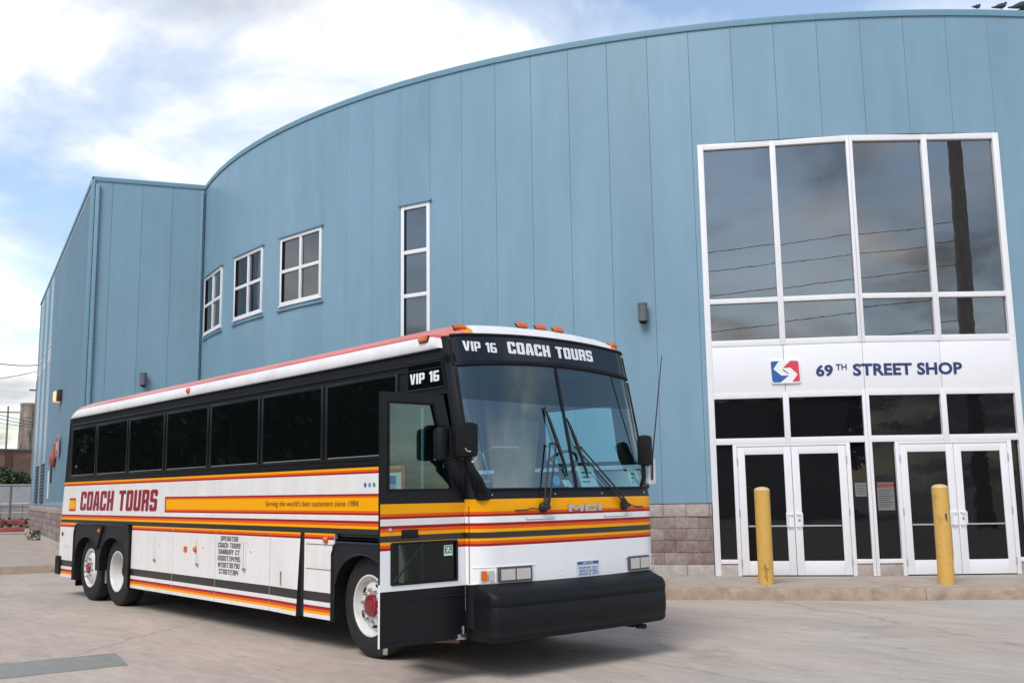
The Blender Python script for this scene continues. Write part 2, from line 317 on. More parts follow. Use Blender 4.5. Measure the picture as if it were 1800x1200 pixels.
# ---- block lettering drawn as polygons
def G(ch, t=1.35, b=1.2, w=4.0, h=7.0, c=.55):
    R = lambda x0, y0, x1, y1: [(x0, y0), (x1, y0), (x1, y1), (x0, y1)]
    CH = [(c, 0), (w-c, 0), (w, c), (w, h-c), (w-c, h), (c, h), (0, h-c), (0, c)]
    mid = h/2
    Sg = [(c, 0), (w-c, 0), (w, c), (w, mid+b/2-c), (w-c, mid+b/2), (t, mid+b/2), (t, h-b), (w-t, h-b), (w-t, h-2.1), (w, h-2.1), (w, h-c), (w-c, h), (c, h), (0, h-c), (0, mid-b/2+c), (c, mid-b/2), (w-t, mid-b/2), (w-t, b), (t, b), (t, 2.1), (0, 2.1), (0, c)]
    six = ([(c, 0), (w-c, 0), (w, c), (w, 4.1-c), (w-c, 4.1), (t, 4.1), (t, h-b), (w-.2, h-b), (w-.2, h), (c, h), (0, h-c), (0, c)], R(t, b, w-t, 4.1-b))
    T = {
     'O': (w, [CH, R(t, b, w-t, h-b)]), '0': (w, [CH, R(t, b, w-t, h-b)]),
     'C': (w, [[(c, 0), (w-c, 0), (w, c), (w, 2.5), (w-t, 2.5), (w-t, b), (t, b), (t, h-b), (w-t, h-b), (w-t, h-2.5), (w, h-2.5), (w, h-c), (w-c, h), (c, h), (0, h-c), (0, c)]]),
     'A': (w, [[(0, 0), (t, 0), (t, 1.7), (w-t, 1.7), (w-t, 0), (w, 0), (w, 2), (w-.8, h), (.8, h), (0, 2)], [(t+.15, 1.7+b*.8), (w-t-.15, 1.7+b*.8), (w-t-.3, h-b), (t+.3, h-b)]]),
     'H': (w, [[(0, 0), (t, 0), (t, mid-b/2), (w-t, mid-b/2), (w-t, 0), (w, 0), (w, h), (w-t, h), (w-t, mid+b/2), (t, mid+b/2), (t, h), (0, h)]]),
     'T': (w, [[(w/2-t/2, 0), (w/2+t/2, 0), (w/2+t/2, h-b), (w, h-b), (w, h), (0, h), (0, h-b), (w/2-t/2, h-b)]]),
     'U': (w, [[(c, 0), (w-c, 0), (w, c), (w, h), (w-t, h), (w-t, b), (t, b), (t, h), (0, h), (0, c)]]),
     'R': (w, [[(0, 0), (t, 0), (t, 2.6), (w-t, 2.6), (w-t, 0), (w, 0), (w, 2.9), (w-.4, 3.2), (w, 3.6), (w, h-c), (w-c, h), (0, h)], R(t, 2.6+b, w-t, h-b)]),
     'P': (w, [[(0, 0), (t, 0), (t, 2.4), (w-c, 2.4), (w, 2.4+c), (w, h-c), (w-c, h), (0, h)], R(t, 2.4+b, w-t, h-b)]),
     'S': (w, [Sg]), '5': (w, [Sg[:7] + [(w, h-b), (w, h), (0, h)] + Sg[14:]]),
     'V': (w, [[(0, h), (t, h), (w/2, 1.9), (w-t, h), (w, h), (w/2+t*.6, 0), (w/2-t*.6, 0)]]),
     'I': (t, [R(0, 0, t, h)]), 
     '1': (t+.9, [[(.9, 0), (.9+t, 0), (.9+t, h), (.7, h), (0, h-.9), (0, h-1.9), (.9, h-1.7)]]),
     '6': (w, list(six)), '9': (w, [[(w-x, h-y) for x, y in q] for q in six]),
     '8': (w, [CH, R(t, b, w-t, mid-b/2), R(t, mid+b/2, w-t, h-b)]),
     '2': (w, [[(0, 0), (w, 0), (w, b), (t, b), (t, mid-b/2), (w-c, mid-b/2), (w, mid-b/2+c), (w, h-c), (w-c, h), (c, h), (0, h-c), (0, h-2.1), (t, h-2.1), (t, h-b), (w-t, h-b), (w-t, mid+b/2), (c, mid+b/2), (0, mid+b/2-c)]]),
     '3': (w, [[(0, 0), (w-c, 0), (w, c), (w, mid-.4), (w-.4, mid), (w, mid+.4), (w, h-c), (w-c, h), (0, h), (0, h-b), (w-t, h-b), (w-t, mid+b/2), (.8, mid+b/2), (.8, mid-b/2), (w-t, mid-b/2), (w-t, b), (0, b)]]),
     '4': (w, [[(w-t, 0), (w, 0), (w, h), (w-t, h), (w-t, 2.3+b), (t, 2.3+b), (t, h), (0, h), (0, 2.3), (w-t, 2.3)]]),
     '7': (w, [[(.9, 0), (.9+t, 0), (w, h-b), (w, h), (0, h), (0, h-b), (w-t, h-b)]]),
     'E': (w, [[(0, 0), (w, 0), (w, b), (t, b), (t, mid-b/2), (w-.6, mid-b/2), (w-.6, mid+b/2), (t, mid+b/2), (t, h-b), (w, h-b), (w, h), (0, h)]]),
     'D': (w, [[(0, 0), (w-c, 0), (w, c), (w, h-c), (w-c, h), (0, h)], R(t, b, w-t, h-b)]),
     'N': (w, [[(0, 0), (t, 0), (t, h*.62), (w-t, 0), (w, 0), (w, h), (w-t, h), (w-t, h*.38), (t, h), (0, h)]]),
     'B': (w, [[(0, 0), (w-c, 0), (w, c), (w, h-c), (w-c, h), (0, h)], R(t, b, w-t, mid-b/2), R(t, mid+b/2, w-t, h-b)]),
     'Y': (w, [[(w/2-t/2, 0), (w/2+t/2, 0), (w/2+t/2, 3), (w, h), (w-t, h), (w/2, 4.4), (t, h), (0, h), (w/2-t/2, 3)]]),
     'M': (w+1.6, [[(0, 0), (t, 0), (t, h*.55), (w/2+.8, 1), (w+1.6-t, h*.55), (w+1.6-t, 0), (w+1.6, 0), (w+1.6, h), (w+1.6-t, h), (w/2+.8, 3.6), (t, h), (0, h)]]),
     '-': (2, [R(0, mid-b/2, 2, mid+b/2)]), ' ': (2.2, []),
    }
    return T[ch]
def flat_mesh(curve_data):
    o = bpy.data.objects.new('lettering_source', curve_data); COL.objects.link(o); bpy.context.view_layer.update()
    dg = bpy.context.evaluated_depsgraph_get(); me = bpy.data.meshes.new_from_object(o.evaluated_get(dg)); 
    V = [tuple(v.co) for v in me.vertices]; F = [tuple(p.vertices) for p in me.polygons]
    bpy.data.objects.remove(o); bpy.data.curves.remove(curve_data); bpy.data.meshes.remove(me); return V, F
def block_text(txt, gap=.7, shear=0, **kw):
    cu = bpy.data.curves.new('lettering', 'CURVE'); cu.dimensions = '2D'; cu.fill_mode = 'BOTH'; x = 0
    for ch in txt:
        w, polys = G(ch, **kw)
        for q in polys:
            sp = cu.splines.new('POLY'); sp.points.add(len(q)-1); sp.use_cyclic_u = True
            for p, (a, b) in zip(sp.points, q): p.co = (x+a+shear*b, b, 0, 1)
        x += w + gap
    V, F = flat_mesh(cu); return V, F, x-gap, 7.0
def font_text(txt, bold=0.0, shear=0, spacing=1):
    cu = bpy.data.curves.new('lettering', 'FONT'); cu.body = txt; cu.size = 1; cu.offset = bold; cu.shear = shear; cu.space_character = spacing; cu.resolution_u = 3
    V, F = flat_mesh(cu); x1 = max(v[0] for v in V); x0 = min(v[0] for v in V); y0 = min(v[1] for v in V); y1 = max(v[1] for v in V)
    return V, F, (x0, x1), (y0, y1)
def put_text(name, VF, fn, m, parent, sx, sy, x0=0, y0=0):
    """map flat lettering with fn(a, b) -> point"""
    V, F = VF; mb = MB()
    ids = [mb.vert(fn((v[0]-x0)*sx, (v[1]-y0)*sy)) for v in V]
    for f in F: mb.idx([ids[k] for k in f], m)
    return mb.build(name, parent, smooth=0)

# ================================================================== THE SETTING
g = MB(); g.face([(-400, -400, 0), (400, -400, 0), (400, 400, 0), (-400, 400, 0)], GROUND)
tag(g.build('yard_ground', smooth=0), 'worn pinkish concrete yard the coach is parked on', 'ground', kind='structure')
CX, CY, CR = 23.1786, 14.5920, 18.0234
def wall(s, z, off=0):
    a = s/CR; return Vector((CX - (CR+off)*cos(a), CY - (CR+off)*sin(a), z))
HR, HB = 10.24, 1.42           # roof and block-wall heights
ZS = .17                        # sidewalk height
# ---- sidewalk: slabs between the kerb and the wall, kerb stones along the edge
CEN_ = Vector((CX, CY, 0))
kb = [(-9.0, 19.6), (-4.2, 18.66), (.59, 17.79), (1.72, 17.57), (2.35, 17.1), (2.62, 16.3)]
sl = [-.9, .4, 1.6, 2.9, 4.2, 5.4, 6.7, 7.95, 9.2, 10.55, 12.05, 13.65, 15.0, 16.55, 18.1, 19.7, 21.3, 23, 25, 27]
walk = empty('sidewalk', (5, 8, 0)); tag(walk, 'raised beige concrete pavement along the blue wall', 'pavement', kind='structure')
def slab(poly, z0=-.05, z1=ZS, m=WALK, gap=.006):
    cx = sum(p[0] for p in poly)/len(poly); cy = sum(p[1] for p in poly)/len(poly); out = []
    for p in poly:
        d = Vector((cx-p[0], cy-p[1])); d.normalize(); out.append((p[0]+d.x*gap, p[1]+d.y*gap))
    mb = MB(); n = len(out)
    top = [(x, y, z1+random.uniform(-.003, .003)*0) for x, y in out]; mb.prism([(x, y, z0) for x, y in out], (0, 0, z1-z0), m)
    return mb.build('paving_slab', walk, smooth=0)
for a, b in zip(sl, sl[1:]):
    k0, k1 = wall(a, 0, 2.05), wall(b, 0, 2.05); w0, w1 = wall(a, 0, -.6), wall(b, 0, -.6); km = wall((a+b)/2, 0, 2.05)
    slab([(k0.x, k0.y), (km.x, km.y), (k1.x, k1.y), (w1.x, w1.y), (w0.x, w0.y)])
wq = wall(-.9, 0, 2.05); w8 = wall(-.9, 0, -.6)
slab([(2.80, 16.3), (2.80, 17.2), (2.2, 17.78), (1.78, 17.74), (3.6, 20.6), (6.4, 19.8), (w8.x, w8.y), (wq.x, wq.y)])
slab([(1.77, 17.745), (.59, 17.96), (-1.6, 18.39), (-.2, 24.5), (4.4, 24.5)])
slab([(-1.61, 18.392), (-4.2, 18.83), (-9, 19.77), (-9, 24.5), (-.21, 24.5)])
slab([(-9, 24.51), (-2, 24.51), (1.5, 33), (-9, 33)]); slab([(-1.99, 24.51), (4.4, 24.51), (6.4, 33), (1.51, 33)])
slab([(-9, 33.01), (1.5, 33.01), (4.6, 41), (-9, 41)]); slab([(1.51, 33.01), (6.4, 33.01), (8.6, 41), (4.61, 41)])
slab([(-9, 41.01), (14, 41.01), (16, 62), (-9, 62)])
def kerbstone(p, q, wd=.17, inward=None):
    p, q = Vector((*p, 0)), Vector((*q, 0)); d = (q-p).normalized(); nrm = Vector((d.y, -d.x, 0))
    if inward is not None and nrm.dot(inward) < 0: nrm = -nrm
    mb = MB(); p = p + d*.004; q = q - d*.004; h = ZS + .004
    A = [p, q]; prof = [(0, -.05), (0, h-.025), (.008, h-.007), (.025, h), (wd, h), (wd, -.05)]
    n = max(1, int((q-p).length/.35)); rr = random.Random(int(p.x*1000)); rings = []
    for i in range(n+1):
        pt = p + (q-p)*i/n; j = rr.uniform(-.006, .006) if 0 < i < n else 0
        rings.append([mb.vert(pt + nrm*(o + (abs(j)*1.5 if 0 < k < 4 else 0)) + Vector((0, 0, z))) for k, (o, z) in enumerate(prof)])
    for a, b in zip(rings, rings[1:]):
        for k in range(len(prof)-1): mb.idx([a[k], b[k], b[k+1], a[k+1]], KERB)
    mb.idx(rings[0], KERB); mb.idx(rings[-1][::-1], KERB)
    return mb.build('kerb_stone', walk, smooth=25)
for a, b in zip(kb, kb[1:]): kerbstone(a, b, inward=Vector((.4, 1, 0)))
k0 = wall(-.9, 0, 2.22); kerbstone((2.62, 16.3), (k0.x, k0.y), inward=Vector((1, 0, 0)))
for a, b in ((-.9, 4.1), (4.1, 9.35), (9.35, 14.08), (14.08, 19.2), (19.2, 25)):
    n_ = 8; P = [wall(a+.004+(b-a-.008)*i/n_, 0, 2.22) for i in range(n_+1)]; mb = MB(); h = ZS+.004; rings = []; rr = random.Random(int(a*10))
    prof = [(0, -.05), (0, .05), (.004, h-.03), (.012, h-.010), (.03, h), (.17, h), (.17, -.05)]
    for i in range(len(P)*3-2):
        p = P[i//3].lerp(P[min(i//3+1, n_)], (i % 3)/3); nrm = (CEN_ - p).normalized(); jt = abs(rr.gauss(0, .004)) if 0 < i < len(P)*3-3 else .012
        rings.append([mb.vert(p + nrm*(o + (jt if 1 < k < 4 else 0)) + Vector((0, 0, z))) for k, (o, z) in enumerate(prof)])
    for A, B in zip(rings, rings[1:]):
        for k in range(len(prof)-1): mb.idx([A[k], B[k], B[k+1], A[k+1]], KERB)
    mb.idx(rings[0], KERB); mb.idx(rings[-1][::-1], KERB); mb.build('kerb_stone', walk, smooth=25)
# trench plate let into the yard
mb = MB(); mb.prism([(-1.90, 3.28, .001), (-1.70, 4.17, .001), (-2.83, 4.31, .001), (-5.2, 4.7, .001), (-5.4, 3.66, .001), (-3.09, 3.37, .001)], (0, 0, .005), METALG)
tag(mb.build('trench_cover', smooth=0), 'grey green metal trench plate lying in the concrete yard', 'cover plate')
mb = MB(); mb.tube([(-1.90, 3.27, .004), (-1.69, 4.18, .004)], .012, WIRE, 6)

# ================================================================== BUILDING
depot = empty('depot_building', (CX-8, CY-4, 0), 'large blue metal clad depot with a curved front wall and glazed entrance', 'building')
OPEN = []          # (s0, s1, z0, z1)
E0, EM, E1 = 11.28, 13.975, 16.67
OPEN.append((E0, E1, 0, 7.97))
WINS = [(-4.2, -2.44, 5.99, 7.58), (-1.47, .14, 5.99, 7.58), (.98, 2.58, 5.99, 7.58)]
TALL = (4.99, 5.73, 3.77, 7.58)
for w_ in WINS: OPEN.append(w_)
OPEN.append(TALL)
def plate_panel(name, P0, P1, z0, z1, opens, m, parent, nrm, depth=.05, ch=.0045, gap=.0016):
    """flat vertical cladding panel from P0 to P1 with cut-outs given as (a0, a1, z0, z1)"""
    d = (P1-P0); L = d.length; d = d/L; mb = MB(); pt = lambda a, z, o=0: Vector((P0.x, P0.y, 0)) + d*a + nrm*o + Vector((0, 0, z))
    A = sorted({gap+ch, L-gap-ch} | {min(max(x, gap+ch), L-gap-ch) for o in opens for x in o[:2]}); Z = sorted({z0, z1} | {min(max(x, z0), z1) for o in opens for x in o[2:]})
    inside = lambda a, z: any(o[0] < a < o[1] and o[2] < z < o[3] for o in opens)
    for a0, a1 in zip(A, A[1:]):
        for b0, b1 in zip(Z, Z[1:]):
            if inside((a0+a1)/2, (b0+b1)/2): continue
            mb.face([pt(a0, b0), pt(a1, b0), pt(a1, b1), pt(a0, b1)], m)
    for e, s in ((gap, 1), (L-gap, -1)):
        for b0, b1 in zip(Z, Z[1:]):
            if inside(e+s*ch*1.5, (b0+b1)/2): continue
            mb.face([pt(e+s*ch, b0), pt(e, b0, -ch), pt(e, b1, -ch), pt(e+s*ch, b1)], m)
            mb.face([pt(e, b0, -ch), pt(e, b0, -depth), pt(e, b1, -depth), pt(e, b1, -ch)], m)
    for o in opens:   # reveals
        a0, a1 = max(o[0], gap), min(o[1], L-gap)
        if a1 <= a0: continue
        for z in (o[2], o[3]):
            if z0 < z < z1: mb.face([pt(a0, z), pt(a1, z), pt(a1, z, -.08), pt(a0, z, -.08)], m)
        for a in o[:2]:
            if gap < a < L-gap: mb.face([pt(a, max(z0, o[2])), pt(a, min(z1, o[3])), pt(a, min(z1, o[3]), -.08), pt(a, max(z0, o[2]), -.08)], m)
    if mb.v: return mb.build(name, parent, smooth=20)
def out_n(P0, P1, away):
    d = (P1-P0).normalized(); n = Vector((d.y, -d.x, 0)); return n if n.dot(away) > 0 else -n
seams = [-4.66] + [4.17+.78*k for k in range(-11, 30)]
CEN = Vector((CX, CY, 0))
for a, b in zip(seams, seams[1:]):
    P0, P1 = wall(a, 0), wall(b, 0); n = out_n(P0, P1, P0-CEN); ops = []
    for (s0, s1, z0, z1) in OPEN:
        if s1 > a and s0 < b: ops.append((max(-1, s0-a), min(b-a+1, s1-a) if s1 < b else b-a+1, z0, z1))
    plate_panel('wall_panel', P0, P1, HB+.01, HR, ops, BLUE, depot, n)
# dark lining so that nothing shows through the panel gaps, and the roof sheet
rf = MB(); ring = [wall(s, HR-.02, -.06) for s in [-4.6+.78*k for k in range(0, 42)]]
boxA, boxB = Vector((3.0056, 20.2134, 0)), Vector((5.7263, 19.1354, 0)); sdir = Vector((.21594, .97641, 0)); boxC = boxA + sdir*20.4
back = [Vector((44, 2, 0)), Vector((48, 36, 0)), Vector((22, 44, 0))]
rf.f.append([rf.vert((p.x, p.y, HR-.02)) for p in ring + back + [boxC + Vector((.1, 0, 0)), boxA + Vector((.1, .1, 0))]]); rf.m.append(rf.mi(BLUE2)); rf.build('roof', depot, smooth=0)
# side walls closing the building at the back (out of view)
mb = MB(); last = ring[-1]
for p, q in [(last, back[0]), (back[0], back[1]), (back[1], back[2]), (back[2], boxC)]: mb.face([(p.x, p.y, 0), (q.x, q.y, 0), (q.x, q.y, HR), (p.x, p.y, HR)], BLUE)
mb.build('rear_wall', depot, smooth=0)
# parapet flashing
def coping(pts, name='parapet_flashing'):
    mb = MB(); prof = [(.0, -.03), (.03, -.03), (.034, .0), (.036, .07), (.025, .09), (-.25, .09), (-.25, .0)]; rings = []
    for i, p in enumerate(pts):
        a = pts[max(0, i-1)]; b = pts[min(len(pts)-1, i+1)]; d = (b-a).normalized(); n = Vector((d.y, -d.x, 0)); n = n if n.dot(p-CEN) > 0 else -n
        rings.append([mb.vert(Vector((p.x, p.y, HR)) + n*o + Vector((0, 0, z))) for o, z in prof])
    for A, B in zip(rings, rings[1:]):
        for k in range(len(prof)-1): mb.idx([A[k], A[k+1], B[k+1], B[k]], BLUE2)
    return mb.build(name, depot, smooth=25)
cp = [wall(s, 0) for s in seams]
for i in range(0, len(cp)-1, 4): coping(cp[i:i+5])
coping([boxA, boxB]); coping([boxC, boxA])
# ---- projecting box on the left: four broad panels on the front, ribbed panels down the long side
nf = out_n(boxA, boxB, Vector((-.4, -1, 0))); fd = (boxB-boxA).normalized()
for a, b in [(.0, .5), (.5, 1.27), (1.27, 2.06), (2.06, 2.925)]: plate_panel('wall_panel', boxA+fd*a, boxA+fd*b, HB+.01, HR, [], BLUE, depot, nf)
ns = out_n(boxA, boxC, Vector((-1, 0, 0)))
SW = [(12.75, 14.2), (15.2, 16.8), (17.9, 19.6)]
k = 0; x = 0.0
while x < 20.35:
    e = min(x+.68, 20.4); ops = [(max(-1, u-x), v-x, 6.9, 7.5) for u, v in SW if v > x and u < e]
    P0, P1 = boxA+sdir*x, boxA+sdir*e; plate_panel('wall_panel', P0, P1, HB+.01, HR, ops, BLUE, depot, ns)
    x = e
mb = MB()   # ribs of the side cladding
x = .17
while x < 20.3:
    if not any(u-.05 < x < v+.05 for u, v in SW): mb.box(boxA+sdir*x+ns*.006+Vector((0, 0, (HB+HR)/2)), (.03, .010, HR-HB-.3), BLUE, (sdir, ns, Vector((0, 0, 1))))
    x += .17
o = mb.build('cladding_rib', depot, smooth=0); o['kind'] = 'stuff'
mb = MB(); mb.box(boxA+nf*.0+ns*.0+Vector((0, 0, (HB+HR)/2)), (.10, .10, HR-HB), BLUE2, (fd, nf, Vector((0, 0, 1))), .006); mb.build('corner_trim', depot)
mb = MB(); mb.box(boxA+nf*.053+fd*.12+Vector((0, 0, 6.0)), (.1, .08, 8.2), BLUE, (fd, nf, Vector((0, 0, 1))), .006); mb.box(boxA+nf*.056+fd*.12+Vector((0, 0, 5.9)), (.12, .095, .05), BLUE2, (fd, nf, Vector((0, 0, 1)))); mb.build('downpipe', depot)
mb = MB(); mb.box(boxB+nf*.05-fd*.09+Vector((0, 0, (HB+HR)/2)), (.07, .06, HR-HB-.2), BLUE, (fd, nf, Vector((0, 0, 1))), .005); mb.build('corner_trim', depot)
# ---- split-faced block plinth
UNIT = {}
def blockwall(P0, P1, nrm, zs, wd, name, mats, off=.015, sub=None, jitter=.006):
    d = (P1-P0); L = d.length; d = d/L; x = 0; ax = (d, nrm, Vector((0, 0, 1)))
    for r, (z0, z1) in enumerate(zs):
        x = -wd/2 if r % 2 else 0
        while x < L-.01:
            a, b = max(x, 0), min(x+wd, L)
            if b-a > .03:
                mb = MB(); c = P0 + d*(a+b)/2 + nrm*(off-.10+random.uniform(-jitter, jitter)) + Vector((0, 0, (z0+z1)/2))
                mb.box(c, (b-a-.007, .2, z1-z0-.007), random.choice(mats), ax, .008); mb.build(name, depot, smooth=50)
            x += wd
Z4 = [(.37+.2075*i, .37+.2075*(i+1)) for i in range(4)]
for a, b in [(4.4, 5.7), (5.7, 7.0), (7.0, 8.2), (8.2, 9.6), (9.6, 11.27)]:
    P0, P1 = wall(a, 0), wall(b, 0); n = out_n(P0, P1, P0-CEN)
    blockwall(P0, P1, n, Z4, .405, 'block', BLOCKM); blockwall(P0, P1, n, [(1.20, 1.42)], .405, 'cap_stone', [CAPM], .03); blockwall(P0, P1, n, [(ZS-.1, .37)], .6, 'base_block', [BASEM], .02)
    mb = MB(); mb.prism([(P0.x, P0.y, .1), (P1.x, P1.y, .1), (P1.x-n.x*.1, P1.y-n.y*.1, .1), (P0.x-n.x*.1, P0.y-n.y*.1, .1)], (0, 0, 1.3), CONC)
    for i_ in range(len(mb.v)): mb.v[i_] = tuple(Vector(mb.v[i_]) - n*.005)
    mb.build('mortar_backing', depot, smooth=0)
    # thin dark flashing under the cladding
for a, b in [(-4.66, -2), (-2, 1), (1, 4.4)] + [(16.70, 18.5), (18.5, 21), (21, 24), (24, 27.5)]:
    P0, P1 = wall(a, 0), wall(b, 0); n = out_n(P0, P1, P0-CEN); d = (P1-P0).normalized(); L = (P1-P0).length
    for z0, z1 in Z4 + [(1.2, 1.42), (ZS-.1, .37)]:
        mb = MB(); mb.box((P0+P1)/2 - n*.09 + Vector((0, 0, (z0+z1)/2)), (L, .2, z1-z0-.01), BLOCKM[0] if z0 not in (1.2, ZS-.1) else CAPM, (d, n, Vector((0, 0, 1))), .008); mb.build('block_course', depot)
blockwall(boxA, boxB, nf, Z4, .405, 'block', BLOCKM); blockwall(boxA, boxB, nf, [(1.2, 1.42)], .405, 'cap_stone', [CAPM], .03); blockwall(boxA, boxB, nf, [(ZS-.1, .37)], .6, 'base_block', [BASEM], .02)
blockwall(boxA, boxA+sdir*8, ns, Z4, .81, 'block', BLOCKM); blockwall(boxA, boxA+sdir*8, ns, [(1.2, 1.42)], 1.62, 'cap_stone', [CAPM], .03); blockwall(boxA, boxA+sdir*8, ns, [(ZS-.1, .37)], 1.2, 'base_block', [BASEM], .02)
blockwall(boxA+sdir*8, boxC, ns, Z4, 1.55, 'block', BLOCKM); blockwall(boxA+sdir*8, boxC, ns, [(1.2, 1.42)], 3.1, 'cap_stone', [CAPM], .03); blockwall(boxA+sdir*8, boxC, ns, [(ZS-.1, .37)], 3.1, 'base_block', [BASEM], .02)
for P0, P1, n in [(boxA, boxB, nf), (boxA, boxC, ns)]:
    mb = MB(); mb.prism([tuple(p) for p in (P0-n*.005+Vector((0, 0, .1)), P1-n*.005+Vector((0, 0, .1)), P1-n*.1+Vector((0, 0, .1)), P0-n*.1+Vector((0, 0, .1)))], (0, 0, 1.3), CONC); mb.build('mortar_backing', depot, smooth=0)
# ---- windows
UP = Vector((0, 0, 1))
def window(s0, s1, z0, z1, cols, rows, fw=.075, label=None, glass=GLASSW):
    P0, P1 = wall(s0, 0), wall(s1, 0); n = out_n(P0, P1, P0-CEN); d = (P1-P0).normalized(); L = (P1-P0).length; ax = (d, n, UP)
    # the chord of a wide window sits inside the curve: bring it out flush
    off = CR - ((P0+P1)/2-CEN).length + .0
    b = lambda mb, a0, a1, b0, b1, o0, o1, m, bev=.006: mb.box(P0 + d*(a0+a1)/2 + n*(off+(o0+o1)/2) + UP*(b0+b1)/2, (a1-a0, o1-o0, b1-b0), m, ax, bev)
    fr = MB()
    b(fr, 0, fw, z0, z1, -.07, .012, WHITE); b(fr, L-fw, L, z0, z1, -.07, .012, WHITE); b(fr, fw, L-fw, z1-fw, z1, -.07, .012, WHITE); b(fr, fw, L-fw, z0, z0+fw, -.07, .012, WHITE)
    xs = [fw + (L-2*fw)*i/cols for i in range(cols+1)]; zz = [z0+fw + (z1-z0-2*fw)*i/rows for i in range(rows+1)]
    for x in xs[1:-1]: b(fr, x-fw/2, x+fw/2, z0+fw, z1-fw, -.07, .008, WHITE)
    for i in range(cols):
        for z in zz[1:-1]: b(fr, xs[i]+(fw/2 if i else 0), xs[i+1]-(fw/2 if i < cols-1 else 0), z-fw/2, z+fw/2, -.07, .006, WHITE)
    f = fr.build('window', depot)
    for i in range(cols):
        for j in range(rows):
            mb = MB(); b(mb, xs[i]-.01, xs[i+1]+.01, zz[j]-.01, zz[j+1]+.01, -.045, -.035, glass, 0)
            mb.build('pane', f, smooth=0)
    mb = MB(); b(mb, -.05, L+.05, z1+.003, z1+.045, -.05, .05, BLUE2, .004); mb.build('head_flashing', f)
    mb = MB(); b(mb, -.10, L+.08, z0-.13, z0-.10, -.05, .035, BLUE2, .004); b(mb, -.03, L+.03, z0-.03, z0-.003, -.05, .03, WHITE, .004); mb.build('sill', f)
    return f
for w_ in WINS: window(*w_, 2, 2)
window(*TALL, 1, 4, .08, glass=glassmat('tall_window_glass', (.02, .02, .022), 2.35, .06, 1.1))
for u, v in SW:
    P0 = boxA+sdir*u; L = v-u; fr = MB(); ax = (sdir, ns, UP)
    for a0, a1, b0, b1 in [(0, .08, 6.9, 7.5), (L-.08, L, 6.9, 7.5), (.08, L-.08, 6.9, 6.95), (.08, L-.08, 7.45, 7.5), (L/2-.04, L/2+.04, 6.95, 7.45)]:
        fr.box(P0+sdir*(a0+a1)/2-ns*.02+UP*(b0+b1)/2, (a1-a0, .05, b1-b0), WHITE, ax)
    f = fr.build('window', depot)
    for a0, a1 in ((.12, L/2-.06), (L/2+.06, L-.12)):
        mb = MB(); mb.box(P0+sdir*(a0+a1)/2-ns*.03+UP*7.2, (a1-a0, .01, .46), GLASSW, ax); mb.build('pane', f, smooth=0)
# louvres far down the side wall
for a in (13.5, 16.6):
    lf = None
    for i in range(12):
        mb = MB(); mb.box(boxA+sdir*a+ns*.02+UP*(1.55+.125*i), (1.55, .05, .075), TEALD, (sdir, ns, UP))
        lf = mb.build('louvre_slat', depot, smooth=0)
mb = MB(); mb.box(boxA+sdir*10.3+ns*.03+UP*2.15, (.12, .05, .95), WHITE, (sdir, ns, UP)); mb.build('conduit', depot)
mb = MB(); mb.box(boxA+sdir*9.2+ns*.03+UP*2.55, (.12, .05, .7), TEALD, (sdir, ns, UP)); mb.build('conduit', depot)
# ---- entrance: aluminium frames on two chords
ent = MB(); ent_n = 0
P_E = [wall(E0, 0), wall(EM, 0), wall(E1, 0)]
facets = []
for i in (0, 1):
    P0, P1 = P_E[i], P_E[i+1]; n = out_n(P0, P1, P0-CEN); d = (P1-P0).normalized(); facets.append((P0, d, n, (P1-P0).length))
def fb(mb, k, a0, a1, z0, z1, o0, o1, m, bev=.005):
    P0, d, n, L = facets[k]; mb.box(P0 + d*(a0+a1)/2 + n*(o0+o1)/2 + UP*(z0+z1)/2, (a1-a0, o1-o0, z1-z0), m, (d, n, UP), bev)
TR = [(7.86, 7.965), (4.965, 5.055), (4.185, 4.295), (3.25, 3.36), (2.44, 2.55)]
LF = facets[0][3]; FW = .105
frame = MB()
for k in (0, 1):
    vs = [(0, FW) if k == 0 else (-.05, .055), (LF/2-.05, LF/2+.05), (LF-.055, LF+.05) if k == 0 else (LF-FW, LF)]
    if k == 0: vs[2] = (LF-.055, LF-.001)
    else: vs[0] = (.001, .055)
    for z0, z1 in TR:
        for (p, q) in zip(vs, vs[1:]): fb(frame, k, p[1], q[0], z0, z1, -.10, .03, WHITE)
    for i, (a0, a1) in enumerate(vs):
        if i == 1:
            fb(frame, k, a0, a1, 4.185, 7.965, -.10, .034, WHITE); fb(frame, k, a0, a1, 2.44, 3.36, -.10, .034, WHITE)
        elif (k, i) in ((0, 2), (1, 0)):
            fb(frame, k, a0, a1, ZS+.005, 3.36, -.10, .034, WHITE); fb(frame, k, a0, a1, 4.185, 7.965, -.10, .034, WHITE)
        else: fb(frame, k, a0, a1, ZS+.005, 7.965, -.10, .034, WHITE)
